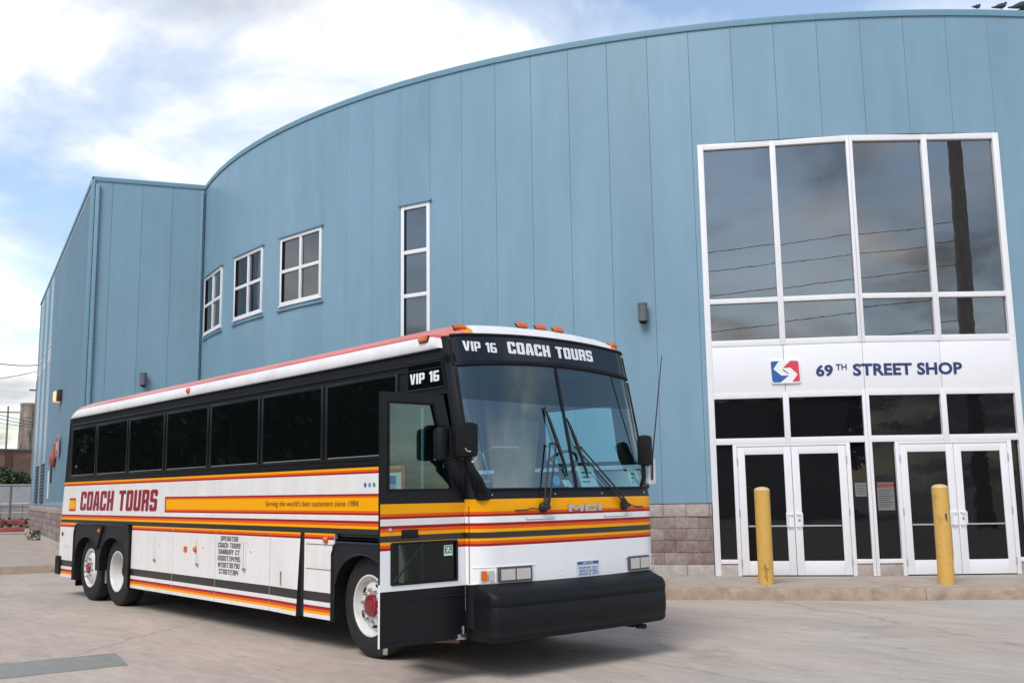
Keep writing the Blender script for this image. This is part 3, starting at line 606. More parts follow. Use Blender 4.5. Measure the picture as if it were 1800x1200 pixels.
# door jambs and side lights
DOORS = {0: (.46, 2.31), 1: (.52, 2.38)}
for k in (0, 1):
    d0, d1 = DOORS[k]
    fb(frame, k, d0-.07, d0, ZS+.005, 2.44, -.10, .03, WHITE); fb(frame, k, d1, d1+.07, ZS+.005, 2.44, -.10, .03, WHITE); fb(frame, k, d0, d1, 2.40, 2.44, -.10, .028, WHITE)
    for a0, a1 in ((FW if k == 0 else .055, d0-.07), (d1+.07, LF-.055 if k == 0 else LF-FW)):
        fb(frame, k, a0, a1, .385, .455, -.10, .04, WHITE)
entr = frame.build('entrance_frame', depot)
for k in (0, 1):
    d0, d1 = DOORS[k]
    for a0, a1 in ((FW if k == 0 else .055, d0-.07), (d1+.07, LF-.055 if k == 0 else LF-FW)):
        if a1-a0 < .03: continue
        mb = MB(); fb(mb, k, a0-.01, a1+.01, .45, 2.45, -.05, -.04, GLASSD, 0); mb.build('pane', entr, smooth=0)
        mb = MB(); fb(mb, k, a0-.003, a1+.003, ZS-.05, .38, -.12, .02, BASEM if k == 0 and a0 < 1 else CAPM, .008); mb.build('base_block', depot)
    cols = [(FW if k == 0 else .055, LF/2-.05), (LF/2+.05, LF-.055 if k == 0 else LF-FW)]
    for a0, a1 in cols:
        for (z0, z1), gm in (((5.055, 7.86), GLASS), ((4.295, 4.965), GLASS), ((2.55, 3.25), GLASSD)):
            P0, d, n, L = facets[k]; mb = MB(); t1, t2 = random.uniform(-.004, .004), random.uniform(-.004, .004); q = []
            for a, z in ((a0-.01, z0-.01), (a1+.01, z0-.01), (a1+.01, z1+.01), (a0-.01, z1+.01)):
                q.append(P0 + d*a + n*(-.04 + t1*(a-(a0+a1)/2) + t2*(z-(z0+z1)/2)) + UP*z)
            mb.prism(q, -n*.012, gm); mb.build('pane', entr, smooth=0)
    # white sign boards between the glazing bands
    for i, (a0, a1) in enumerate([(FW if k == 0 else .003, LF/2-.004), (LF/2+.004, LF-.003 if k == 0 else LF-FW)]):
        mb = MB(); fb(mb, k, a0, a1, 3.362, 4.183, -.08, .022, SIGNW, .003); mb.build('sign_board', depot)
    # two door leaves
    mid = (d0+d1)/2
    for i, (a0, a1) in enumerate([(d0+.006, mid-.004), (mid+.004, d1-.006)]):
        st = .125; mb = MB()
        fb(mb, k, a0, a0+st, ZS+.02, 2.395, -.03, .02, WHITE); fb(mb, k, a1-st, a1, ZS+.02, 2.395, -.03, .02, WHITE); fb(mb, k, a0+st, a1-st, 2.26, 2.395, -.03, .018, WHITE); fb(mb, k, a0+st, a1-st, ZS+.02, .43, -.03, .018, WHITE)
        dr = mb.build('door', depot)
        mb = MB(); fb(mb, k, a0+st-.01, a1-st+.01, .42, 2.27, -.01, -.002, GLASSD, 0); mb.build('pane', dr, smooth=0)
        mb = MB(); fb(mb, k, a0+st+.01, a1-st-.01, 1.01, 1.035, -.001, .012, ALU, .003); mb.build('push_bar', dr)
        h0 = (a1-.135, a1-.01) if i == 0 else (a0+.01, a0+.135)
        mb = MB(); z0 = 1.0
        fb(mb, k, h0[0], h0[1], z0, z0+.25, .021, .027, SIGNW, .002)
        gx = h0[0]+.012 if i == 0 else h0[1]-.012
        P0, d, n, L = facets[k]; q = lambda a, z, o: P0+d*a+n*o+UP*z
        gx2 = h0[0]+.10 if i == 0 else h0[1]-.10
        mb.tube([q(gx2, z0+.02, .025), q(gx2, z0+.02, .06), q(gx, z0+.02, .065), q(gx, z0+.23, .065), q(gx2, z0+.23, .06), q(gx2, z0+.23, .025)], .012, WHITE, 8)
        if i == 1: mb.lathe(q((h0[0]+h0[1])/2, z0+.125, .027), n, [(.022, 0), (.022, .012), (.012, .014)], STEEL, 12)
        mb.build('handle', dr)
        for z in (.40, 1.25, 2.15):
            mb = MB(); ha = a0-.006 if i == 0 else a1+.006; mb.tube([q(ha, z-.06, .028), q(ha, z+.06, .028)], .013, ALU, 8); mb.build('hinge', dr)
# lettering and emblem on the sign boards
def on_facet(a, z, o=.03):
    """a measured from the left edge of the entrance, across both chords"""
    k = 0 if a <= LF else 1
    P0, d, n, L = facets[k]; return P0 + d*(a - (LF if k else 0)) + n*o + UP*z
V0, F0, xr, yr = font_text('69', .034); V1, F1, xr1, yr1 = font_text('TH', .02); V2, F2, xr2, yr2 = font_text('STREET SHOP', .034, spacing=1.02)
capH = yr2[1]-yr2[0]
put_text('sign_lettering', (V0, F0), lambda a, b: on_facet(1.885+a, 3.598+b), NAVY, depot, .29/(xr[1]-xr[0]), .21/(yr[1]-yr[0]), xr[0], yr[0])
put_text('sign_lettering', (V1, F1), lambda a, b: on_facet(2.225+a, 3.705+b), NAVY, depot, .185/(xr1[1]-xr1[0]), .105/(yr1[1]-yr1[0]), xr1[0], yr1[0])
put_text('sign_lettering', (V2, F2), lambda a, b: on_facet(2.51+a, 3.592+b), NAVY, depot, 1.895/(xr2[1]-xr2[0]), .215/capH, xr2[0], yr2[0])
# emblem plate with the folded white S
P0, d, n, L = facets[0]
EA, EZ, EW, EH = 1.105, 3.496, .507, .412
def rrect(x0, y0, x1, y1, r, k=4):
    out = []
    for cx_, cy_, a0 in ((x1-r, y1-r, 0), (x0+r, y1-r, 90), (x0+r, y0+r, 180), (x1-r, y0+r, 270)):
        for i in range(k+1): a = RD(a0+90*i/k); out.append((cx_+r*cos(a), cy_+r*sin(a)))
    return out
mb = MB(); mb.prism([on_facet(EA+x*EW, EZ+y*EH, .023) for x, y in rrect(0, 0, 1, 1, .09)], n*.035, SIGNW); plate = mb.build('emblem_plate', depot)
cv = lambda px, py: on_facet(EA+(px-180)/(1235-180)*EW, EZ+(1050-py)/(1050-270)*EH, .060)
mb = MB()
mb.face([cv(*p) for p in [(250, 302), (490, 302), (285, 560), (560, 790), (830, 790), (520, 1015), (290, 1015), (245, 990), (222, 930), (200, 370), (215, 325)]], LBLUE)
mb.build('emblem_shape', plate, smooth=0)
mb = MB(); mb.face([cv(*p) for p in [(905, 302), (1120, 302), (1170, 325), (1190, 370), (1215, 930), (1195, 990), (1150, 1005), (940, 1005), (1140, 760), (900, 530), (620, 530)]], LRED)
mb.build('emblem_shape', plate, smooth=0)
mb = MB(); mb.face([cv(*p) for p in [(618, 575), (650, 585), (830, 735), (790, 735), (615, 605)]], NAVY); mb.build('emblem_shape', plate, smooth=0)

# ================================================================== COACH
bus = empty('coach_bus', (1.25, 5.9, 0), 'white tour coach with orange and red stripes, front door swung open', 'coach')
BWID = 2.5; SHY = Vector((0, 0, 0))
def lean(z): return 0 if z < 1.6 else (z-1.6)*.225
def front_xy():
    out = []; RX, RY = .28, .17
    for i in range(9): a = pi/2*i/8; out.append((RX-RX*cos(a), RY-RY*sin(a)))
    for i in range(1, 16): x = RX+(BWID-2*RX)*i/16; out.append((x, -.055*(1-((x-1.25)/.97)**2)))
    for i in range(9): a = pi/2*i/8; out.append((BWID-RX+RX*sin(a), RY-RY*cos(a)))
    return out
FXY = front_xy()
FL = [0]
for p, q in zip(FXY, FXY[1:]): FL.append(FL[-1] + math.hypot(q[0]-p[0], q[1]-p[1]))
def front(x, z, o=0):
    """point on the coach front at width x and height z, o metres proud of it"""
    x = min(max(x, 0), BWID)
    for i, (p, q) in enumerate(zip(FXY, FXY[1:])):
        if p[0] <= x <= q[0]+1e-9:
            t = (x-p[0])/max(q[0]-p[0], 1e-9); y = p[1]+(q[1]-p[1])*t; dx, dy = q[0]-p[0], q[1]-p[1]; break
    l = math.hypot(dx, dy); nv = Vector((dy/l, -dx/l, .2 if z > 1.6 else 0)).normalized()
    return Vector((x, y+lean(z), z)) + nv*o
ROWS = [(.33, .375, BW), (.375, .404, BY), (.404, .434, BO), (.434, .464, BR), (.464, .513, BW), (.513, .615, BKS), (.615, 1.185, BW), (1.185, 1.208, BR), (1.208, 1.233, BO), (1.233, 1.257, BY),
        (1.257, 1.312, BKS), (1.312, 1.342, BY), (1.342, 1.371, BO), (1.371, 1.397, BR), (1.397, 1.455, BW), (1.455, 1.476, BR), (1.476, 1.500, BO), (1.500, 1.612, BY), (1.612, 1.637, BY), (1.637, 1.657, BO), (1.657, 1.678, BR),
        (1.678, 1.888, BW), (1.888, 1.908, BR), (1.908, 1.930, BO), (1.930, 1.953, BY), (1.953, 3.07, BK)]
def gridsurf(mb, fn, A, rows):
    """rows of (z0, z1, material or function(a)); shared corner points so that it shades smoothly"""
    cache = {}
    def vid(a, z):
        k = (round(a, 5), round(z, 5))
        if k not in cache: cache[k] = mb.vert(fn(a, z))
        return cache[k]
    for z0, z1, m in rows:
        for a0, a1 in zip(A, A[1:]):
            mm = m((a0+a1)/2) if callable(m) else m
            if mm: mb.idx([vid(a0, z0), vid(a1, z0), vid(a1, z1), vid(a0, z1)], mm)
# --- front skin
FA = [p[0] for p in FXY]
mb = MB()
fx = lambda x, z: front(x, z)
fr_rows = [(.45, .842, BK), (.842, 1.185, BWF)] + [(r[0], r[1], BWF if r[2] is BW else r[2]) for r in ROWS if 1.18 < r[0] < 1.60] + [(1.612, 1.70, BK)]
# the white nose, stripes and black cowl
gridsurf(mb, fx, FA, fr_rows)
WS0, WS1 = .05, 2.45      # windshield across
wtop = lambda x: 2.86+.07*(1-((x-1.25)/1.25)**2); stop = lambda x: 3.185+.055*(1-((x-1.25)/1.25)**2)
def strip(mb, X, zlo, zhi, m, n=1, o=0):
    for x0, x1 in zip(X, X[1:]):
        for k in range(n):
            f = lambda x, t: front(x, zlo(x)+(zhi(x)-zlo(x))*t, o)
            mb.face([f(x0, k/n), f(x1, k/n), f(x1, (k+1)/n), f(x0, (k+1)/n)], m)
rng = lambda a, b: sorted({a, b} | {x for x in FA if a < x < b})
strip(mb, FA, wtop, lambda x: wtop(x)+.055, BK); strip(mb, rng(0, WS0), lambda x: 1.70, wtop, BK, 4); strip(mb, rng(WS1, BWID), lambda x: 1.70, wtop, BK, 4)
strip(mb, rng(0, .06), lambda x: wtop(x)+.055, lambda x: 3.0, BK, 2); 
strip(mb, FA, lambda x: wtop(x)+.055, stop, BK, 2)
body_front = mb.build('front_panel', bus, smooth=40)
# --- right side skin above the lockers; the door opening is cut out
def side_y(y, z):
    l = lean(z); 
    if y < 1.14: return y + l*(1.14-y)/(1.14-.17)
    if y > 11.0: return y - max(0, z-1.2)*.125*(y-11.0)/.77
    return y
LEN = 11.77
def side(y, z, o=0): return Vector((-o, side_y(y, z), z))
ARCH = {0: (1.24, 2.44, 1.15), 1: (8.36, 10.90, 1.25)}
YS = sorted({.17, .21, 1.14, 1.2, 1.24, 1.28, 2.44, 3.8, 5.4, 7.0, 7.12, 7.16, 8.36, 9.6, 10.9, 11.03, 11.06, 11.40, 11.45, LEN})
def skin_mat(base, z0, z1):
    def f(y):
        zc = (z0+z1)/2
        if .21 < y < 1.14 and zc < 2.62: return None
        if y < .21 and (zc > 1.6 or zc < .84): return BK
        if zc < 1.25 and (1.24 < y < 2.44 or 8.36 < y < 10.9): return None
        if zc < 1.25 and 2.44 < y < 8.36: return DARK
        if 1.455 < zc < 1.678:
            if 1.2 < y < 7.12: return base
            if 7.12 < y < 7.16: return BR if z0 < 1.47 or z1 > 1.66 else (BR if y > 7.14 else BO)
            if 11.06 < y < 11.40: return base
            if 11.03 < y < 11.06: return BR
            return BW
        if 1.678 < zc < 1.953 and y < 1.2: return BY if y > 1.17 else BO
        return base
    return f
mb = MB(); rows = []
for z0, z1, m in ROWS:
    if z1 <= 3.07 and z0 < 1.96 and z0 != 1.953: rows.append((z0, z1, skin_mat(m, z0, z1)))
for z0, z1 in ((1.953, 2.05), (2.05, 2.62), (2.62, 2.9), (2.9, 3.07)): rows.append((z0, z1, skin_mat(BK, z0, z1)))
gridsurf(mb, lambda y, z: side(y, z), YS, rows)
side_skin = mb.build('side_panel', bus, smooth=0)
mb = MB(); y = 1.3
while y < 11.6: mb.lathe((0, y, 1.70), (-1, 0, 0), [(.006, 0), (.004, .003)], BW, 6); mb.lathe((0, y, 1.42), (-1, 0, 0), [(.006, 0), (.004, .003)], BW, 6); y += .12
o = mb.build('rivet', side_skin); o['kind'] = 'stuff'
# --- left side and rear, plain
mb = MB(); rows = [(z0, z1, m) for z0, z1, m in ROWS if z0 < 1.9]
fn = lambda y, z: Vector((BWID, side_y(y, z), z))
def lm_(base):
    return lambda y: None if (8.4 < y < 10.85 and base == 'lo') else BK
rows = [(z0, z1, (lambda m, z0: (lambda y: None if z0 < 1.18 and (1.24 < y < 2.44 or 8.36 < y < 10.9) else m))(m, z0)) for z0, z1, m in rows] + [(1.953, 2.0, BK), (2.0, 2.62, lambda y: None if .5 < y < 1.75 else BK), (2.62, 3.07, BK)]
gridsurf(mb, fn, sorted({.17, .5, 1.24, 1.75, 2.44, 5, 8.36, 10.9, 11.4, LEN}), rows)
left_skin = mb.build('side_panel', bus, smooth=0)
mb = MB(); rearf = lambda x, z: Vector((x, side_y(LEN, z)+.05*(1-((x-1.25)/1.25)**4), z)); gridsurf(mb, rearf, [0, .08, .25, .7, 1.25, 1.8, 2.25, 2.42, 2.5], [(.44, .62, BKS), (.62, 1.185, BW), (1.185, 1.257, BO), (1.257, 1.312, BKS), (1.312, 1.397, BO), (1.397, 1.9, BK), (1.9, 3.07, BK)])
mb.build('rear_panel', bus, smooth=40)
# --- roof: white edge, faded stripes on the shoulder, white crown
SEC = [(0, 3.07, None), (-.012, 3.085, ROOFW), (-.010, 3.15, ROOFW), (.014, 3.215, ROOFW), (.045, 3.245, SALR), (.10, 3.285, SALM), (.17, 3.315, SALM), (.27, 3.342, ROOFY), (.45, 3.365, ROOFW), (.8, 3.385, ROOFW), (1.25, 3.395, ROOFW)]
full = [(x, z, m) for x, z, m in SEC] + [(BWID-x, z, SEC[len(SEC)-1-i][2]) for i, (x, z, m) in enumerate(reversed(SEC[:-1]))]
ST = [(-.01, .0), (.02, .42), (.09, .72), (.22, .90), (.5, .985), (1.0, 1.0), (3.0, 1), (6, 1), (9, 1), (10.9, 1), (11.25, .93), (11.42, .6), (11.48, .02)]
def roofpt(x, z, st):
    off, k = st
    f = front(x, 3.2)
    zf = stop(min(max(x, 0), BWID))-.003
    if off < 2:
        w = max(0, 1-off/1.0); y = f.y*w + (.45)*(1-w) + off; base = zf*w + 3.07*(1-w) if off < 1 else 3.07
        if x < .05 or x > BWID-.05: base = 3.07
        zz = base + (z-base)*k if z > base else z
        return Vector((x, y, zz))
    return Vector((x, off - (.05*0), 3.07+(z-3.07)*k))
mb = MB(); R = []
for st in ST: R.append([mb.vert(roofpt(x, z, st)) for x, z, m in full])
for i, (A, B) in enumerate(zip(R, R[1:])):
    for k in range(len(full)-1):
        m = full[k+1][2] if k < len(SEC)-1 else (SEC[len(full)-1-k][2] or ROOFW)
        mb.idx([A[k], A[k+1], B[k+1], B[k]], m)
roof = mb.build('roof', bus, smooth=50)
# --- drip rails and ledges along the black band
for z, h, o, m in ((3.062, .016, .022, BK), (2.95, .022, .016, BK), (2.885, .014, .012, BK), (2.045, .018, .012, BK), (1.99, .012, .008, BK)):
    mb = MB(); y0 = side_y(1.14, z) if z < 2.6 else side_y(.22, z)
    mb.box((-o/2, (y0+11.40)/2, z), (o, 11.40-y0-.02, h), m, None, .003); mb.build('drip_rail', bus)
# --- side windows
WIN = [(1.29, 2.63), (2.77, 4.16), (4.30, 5.64), (5.78, 7.12), (7.27, 8.59), (8.73, 10.02), (10.15, 11.30)]
for y0, y1 in WIN:
    fr = MB(); zb, zt = 2.075, 2.86
    for a, b, c, d_ in ((y0-.045, y0, zb-.03, zt+.03), (y1, y1+.045, zb-.03, zt+.03)): fr.box((-.006, (a+b)/2, (c+d_)/2), (.016, b-a, d_-c), BK, None, .004)
    fr.box((-.006, (y0+y1)/2, zt+.015), (.014, y1-y0, .03), BK, None, .004); fr.box((-.006, (y0+y1)/2, zb-.018), (.014, y1-y0, .024), BK, None, .004)
    f = fr.build('side_window', bus)
    mb = MB(); mb.face([(-.004, y0, zb), (-.004, y1, zb), (-.0045, y1, zt), (-.0045, y0, zt)], BUSGLASS); mb.build('pane', f, smooth=0)
    mb = MB(); mb.box((-.009, (y0+y1)/2, zb-.004), (.008, y1-y0-.04, .007), ALU); mb.build('sill_strip', f, smooth=0)
# destination window over the door
mb = MB(); q = [Vector((-.006, y, z)) for y, z in ((.455, 2.69), (1.08, 2.69), (1.08, 2.975), (.52, 2.975))]; mb.prism(q, (.004, 0, 0), BUSGLASS); dwin = mb.build('destination_window', bus, smooth=0)
mb = MB()
for p, q_ in zip(q, q[1:]+q[:1]): mb.tube([p, q_], .008, BK, 6)
mb.build('window_rubber', dwin)
put_block('VIP 16', lambda a, b: Vector((-.0095, 1.035-a, 2.752+b)), LW, dwin, .49, .105, gap=.55, t=1.45, b=1.3)
# --- windshield: two curved panes with the darker band on top, destination glass above
def pane_front(name, X0, X1, zlo, zhi, m, parent, o=.006, n=5):
    mb = MB(); X = rng(X0, X1); cache = {}
    f = lambda x, t: front(x, zlo(x)+(zhi(x)-zlo(x))*t, o)
    G_ = [[mb.vert(f(x, t/n)) for t in range(n+1)] for x in X]
    for A, B in zip(G_, G_[1:]):
        for t in range(n): mb.idx([A[t], B[t], B[t+1], A[t+1]], m)
    return mb.build(name, parent, smooth=60)
c170 = lambda x: 1.70
shade = lambda x: 2.56 - .03*(1-((x-1.25)/1.25)**2)
for X0, X1 in ((WS0, 1.235), (1.265, WS1)):
    w = pane_front('windshield', X0, X1, c170, shade, SHIELD, bus)
    pane_front('shade_band', X0, X1, shade, wtop, SHADE, w)
dsign = pane_front('destination_sign', .06, BWID-.06, lambda x: wtop(x)+.05, lambda x: stop(x)-.01, mat('destination_glass', (.006, .007, .010), .03, ior=1.5), bus, .004, 2)
# rubber gaskets
mb = MB()
gas = lambda X, zf, r: mb.tube([front(x, zf(x), .006) for x in X], r, RUB, 6)
gas(rng(WS0, WS1), c170, .014); gas(rng(WS0, WS1), lambda x: wtop(x)+.025, .02); gas(rng(.04, BWID-.04), lambda x: stop(x)-.002, .016)
mb.tube([front(1.25, 1.70+i*.2, .010) for i in range(7)], .017, RUB, 6)
for x in (WS0, WS1): mb.tube([front(x, 1.7+i*.1155, .006) for i in range(11)], .016, RUB, 6)
for x, s in ((.035, 1), (BWID-.035, -1)): mb.tube([front(x, wtop(x)+.03+i*.05, .006) for i in range(6)], .014, RUB, 6)
mb.build('windshield_gasket', bus)
put_block('COACH TOURS', lambda a, b: front(.66+a, 3.042+b, .0075), LW, dsign, 1.20, .122, gap=.6, t=1.55, b=1.3)
put_block('VIP 16', lambda a, b: front(.135+a, 3.035+b, .0075), LW, dsign, .385, .098, gap=.55, t=1.4, b=1.2)
# --- badge, lamps, plate on the nose
V, F, w_, h_ = block_text('MCI', gap=1.2, t=1.9, b=1.7, w=7, c=.2)
put_text('badge', (V, F), lambda a, b: front(1.11+a, 1.478+b, .012), EMB, bus, .46/w_, .066/7)
def lampbox(name, x0, x1, z0, z1, mats, o=.02):
    fr = MB(); e = .016; c = (x0+x1)/2
    pts = [(x0-e, z0-e), (x1+e, z0-e), (x1+e, z1+e), (x0-e, z1+e)]
    fr.prism([front(x, z, -.01) for x, z in pts], Vector((0, -.028, 0)), BEZ if name == 'headlight' else BWF); f = fr.build(name, bus, smooth=0)
    k = len(mats); w = (x1-x0)/k
    for i, m in enumerate(mats):
        a, b = x0+w*i+.008, x0+w*(i+1)-.008
        mb = MB(); q = [front(x, z, .020) for x, z in ((a, z0+.004), (b, z0+.004), (b, z1-.004), (a, z1-.004))]; mb.prism(q, Vector((0, -.006, 0)), m)
        mb.build('lens', f, smooth=0)
    return f
lampbox('headlight', .262, .612, .868, .975, [LENS, LENS]); lampbox('headlight', 1.985, 2.318, .872, .985, [LENS, LENS])
lampbox('turn_signal', .075, .20, .872, .968, [AMBER, LENS]); lampbox('turn_signal', 2.40, 2.475, .872, .968, [LENS, AMBER])
# raised bezel plates round the lamps
for a, b in ((.03, .665), (1.93, 2.47)):
    mb = MB()
    for p, q in ((( a, .995), (b, .995)), ((a, .850), (b, .850))):
        X = rng(p[0], q[0]); mb.tube([front(x, p[1], .004) for x in X], .005, BWF, 6)
    mb.build('lamp_bezel', bus)
mb = MB(); mb.prism([front(x, z, .004) for x, z in ((1.205, .842), (1.51, .842), (1.51, .992), (1.205, .992))], Vector((0, -.006, 0)), mat('plate_white', (.62, .66, .70), .4)); pl = mb.build('number_plate', bus, smooth=0)
mb = MB(); mb.face([front(x, z, .0115) for x, z in ((1.208, .962), (1.507, .962), (1.507, .990), (1.208, .990))], LBLUE); mb.build('plate_band', pl, smooth=0)
V, F, w_, h_ = block_text('32513-BA', gap=1.1, t=.7, b=.7)
put_text('plate_number', (V, F), lambda a, b: front(1.225+a, .862+b, .0115), LBLUE, pl, .265/w_, .075/7)
V, F, xr, yr = font_text('NEW YORK', .02); put_text('plate_state', (V, F), lambda a, b: front(1.28+a, .968+b, .0125), LW, pl, .15/(xr[1]-xr[0]), .016/(yr[1]-yr[0]), xr[0], yr[0])
# nose access flaps seams and handles
for a, b in ((.58, .92), (1.62, 1.98)): mb = MB(); mb.tube([front(a, 1.435, .003), front(a, 1.415, .003), front(b, 1.415, .003), front(b, 1.435, .003)], .004, ALU, 5); mb.build('flap_handle', bus)
for x in (.98, 1.65):
    for z in (.90, .95): mb = MB(); mb.lathe(front(x+.03, z-.02, .002), (0, -1, 0), [(.006, 0), (.004, .004)], STEEL, 6); mb.build('screw', bus)
for x in (.20, .95, 1.6, 2.3): mb = MB(); mb.lathe(front(x, 1.65, .002), (0, -1, 0), [(.010, 0), (.008, .006)], STEEL, 8); mb.build('screw', bus)
# panel joints of the nose: a seam at each side and a faint one under the cowl
for x in (.012, 2.488): mb = MB(); mb.tube([front(x, .85+.1*k, .0) for k in range(8)], .004, BKS, 5); mb.build('panel_joint', bus)
# --- bumper: deep rounded rubber moulding
mb = MB()
prof = [(.02, .845), (-.08, .825), (-.225, .775), (-.256, .742), (-.268, .70), (-.262, .66), (-.256, .655), (-.262, .645), (-.268, .55), (-.262, .46), (-.25, .42), (-.256, .41), (-.245, .37), (-.20, .345), (.0, .345)]
path = [(-.005, .10, 1), (-.005, .03, 1), (.03, -.01, 1), (.10, -.03, .95)] ; 
def bumper_pt(t, o, z):
    # outline at distance |o| in front of the nose, rounded at the ends
    w = -o; hw = 1.25+.02; rx, ry = .17, min(.26, w+.06)
    return t, o, z
def bump_ring(o, z):
    """plan outline for a moulding face that stands -o in front of the nose"""
    w = max(.0, -o); w = w*.82; x0, x1 = .035+(.21-w)*.10, 2.385-(.21-w)*.10; r = .10; out = [(x0, .17)]
    yc = -w + .0
    for i in range(7): a = pi/2*i/6; out.append((x0+r-r*cos(a), yc+r-r*sin(a)))
    for i in range(1, 6): x = x0+r+(x1-x0-2*r)*i/6; out.append((x, yc-.04*(1-((x-1.25)/1.15)**2)))
    for i in range(7): a = pi/2*i/6; out.append((x1-r+r*sin(a), yc+r-r*cos(a)))
    out.append((x1, .17)); return [Vector((x, y, z)) for x, y in out]
RR_ = [[mb.vert(p) for p in bump_ring(o, z)] for o, z in prof]
for A, B in zip(RR_, RR_[1:]):
    for k in range(len(A)-1): mb.idx([A[k], A[k+1], B[k+1], B[k]], RUB)
mb.build('front_bumper', bus, smooth=45)
mb = MB(); mb.box((2.05, .0, .32), (.16, .14, .05), DARK, None, .02); mb.tube([(1.98, -.12, .315), (2.1, -.12, .30)], .025, DARK, 8); mb.build('tow_hook', bus)
mb = MB(); mb.box((1.25, LEN+.04, .55), (2.4, .14, .22), RUB, None, .04); mb.box((.0, LEN-.02, .52), (.09, .26, .32), RUB, None, .03); mb.build('rear_bumper', bus)
# --- luggage lockers and lower doors, each one a proud panel with a seam
LOCK = [(6.805, 8.345), (5.42, 6.795), (3.925, 5.41), (3.19, 3.915), (2.455, 3.10)]
def locker(y0, y1, name, tilt=0.0, zt=1.252):
    mb = MB(); rows = [(z0, min(z1, zt), m) for z0, z1, m in ROWS if z0 < zt]
    fn = lambda y, z: Vector((-.012 - tilt*(1 if y < y0+.01 else 0)*max(0, (1.2-z))/.9, y, z))
    gridsurf(mb, fn, [y0, y1], rows)
    for y in (y0, y1): mb.face([fn(y, .33), fn(y, zt), (.03, y, zt), (.03, y, .33)], DARK if tilt else BW)
    mb.face([fn(y0, .33), fn(y1, .33), (.03, y1, .33), (.03, y0, .33)], BW)
    return mb.build(name, bus, smooth=0)
for i, (y0, y1) in enumerate(LOCK):
    lk = locker(y0, y1, 'luggage_door' if i < 4 else 'heater_panel', .05 if i == 3 else 0)
    X = -.013
    if i < 3:
        yh = (y0+y1)/2 - (.15 if i != 2 else .09); mb = MB(); mb.box((X-.003, yh, .93), (.006, .05, .36), BW, None, .003); mb.box((X-.014, yh-.01, .775), (.02, .06, .035), STEEL, None, .006); mb.tube([(X-.002, yh+.03, .78), (X-.002, yh+.03, 1.10), (X-.002, yh-.03, 1.10)], .004, BKS, 5); mb.build('handle', lk)
        mb = MB(); mb.lathe((X, yh-.17, 1.0), (-1, 0, 0), [(.016, 0), (.012, .006)], STEEL, 10); mb.build('lock', lk)
    if i == 3:
        mb = MB(); mb.box((X-.012, y0+.42, .72), (.02, .03, .16), STEEL, None, .005); mb.build('handle', lk)
        mb = MB()
        for j in range(6): mb.box((X-.012, y0+.12+.028*j, .93), (.004, .010, .12), BW)
        o = mb.build('vent_slot', lk, smooth=0); o['kind'] = 'stuff'
    if i == 4:
        mb = MB()
        for bx in (0, 1):
            for j in range(7): mb.box((X-.002, y0+.10+.24*bx+.024*j, .98), (.006, .009, .19), BW)
        o = mb.build('vent_slot', lk, smooth=0); o['kind'] = 'stuff'
        mb = MB()
        for p, q in (((.86, .03), (.86, .6)), ((1.13, .03), (1.13, .6))): mb.tube([(X, y0+p[1], p[0]), (X, y0+q[1], q[0])], .004, BKS, 5)
        mb.tube([(X, y0+.03, .40), (X, y0+.03, 1.14)], .004, BKS, 5); mb.build('panel_seam', lk)
# rear quarter panel behind the tag axle
lk = locker(10.91, LEN-.01, 'rear_quarter_panel')
mb = MB(); mb.box((-.018, 11.60, 1.06), (.012, .07, .06), REDL, None, .004); mb.build('reflector', lk); mb = MB(); mb.box((-.0145, 11.32, .90), (.005, .16, .12), BW, None, .002); mb.build('filler_flap', lk)
# door-side sliver between the entry and the front wheel
mb = MB(); gridsurf(mb, lambda y, z: Vector((-.004, y, z)), [1.145, 1.235], [r for r in ROWS if r[0] < 1.24]); mb.build('step_side_panel', bus, smooth=0)
# side markers
for y, z, m in ((6.35, .965, 0), (6.02, .975, 1), (2.62, 1.185, 1), (9.62, 1.15, 1)):
    mb = MB()
    if m == 0: mb.box((-.020, y, z), (.018, .085, .075), AMBER, None, .006)
    else: mb.lathe((-.012 if y != 9.62 else -.05, y, z), (-1, 0, 0), [(.04, 0), (.042, .012), (.034, .03), (.015, .042)], AMBER, 14)
    mb.build('marker_lamp', bus)
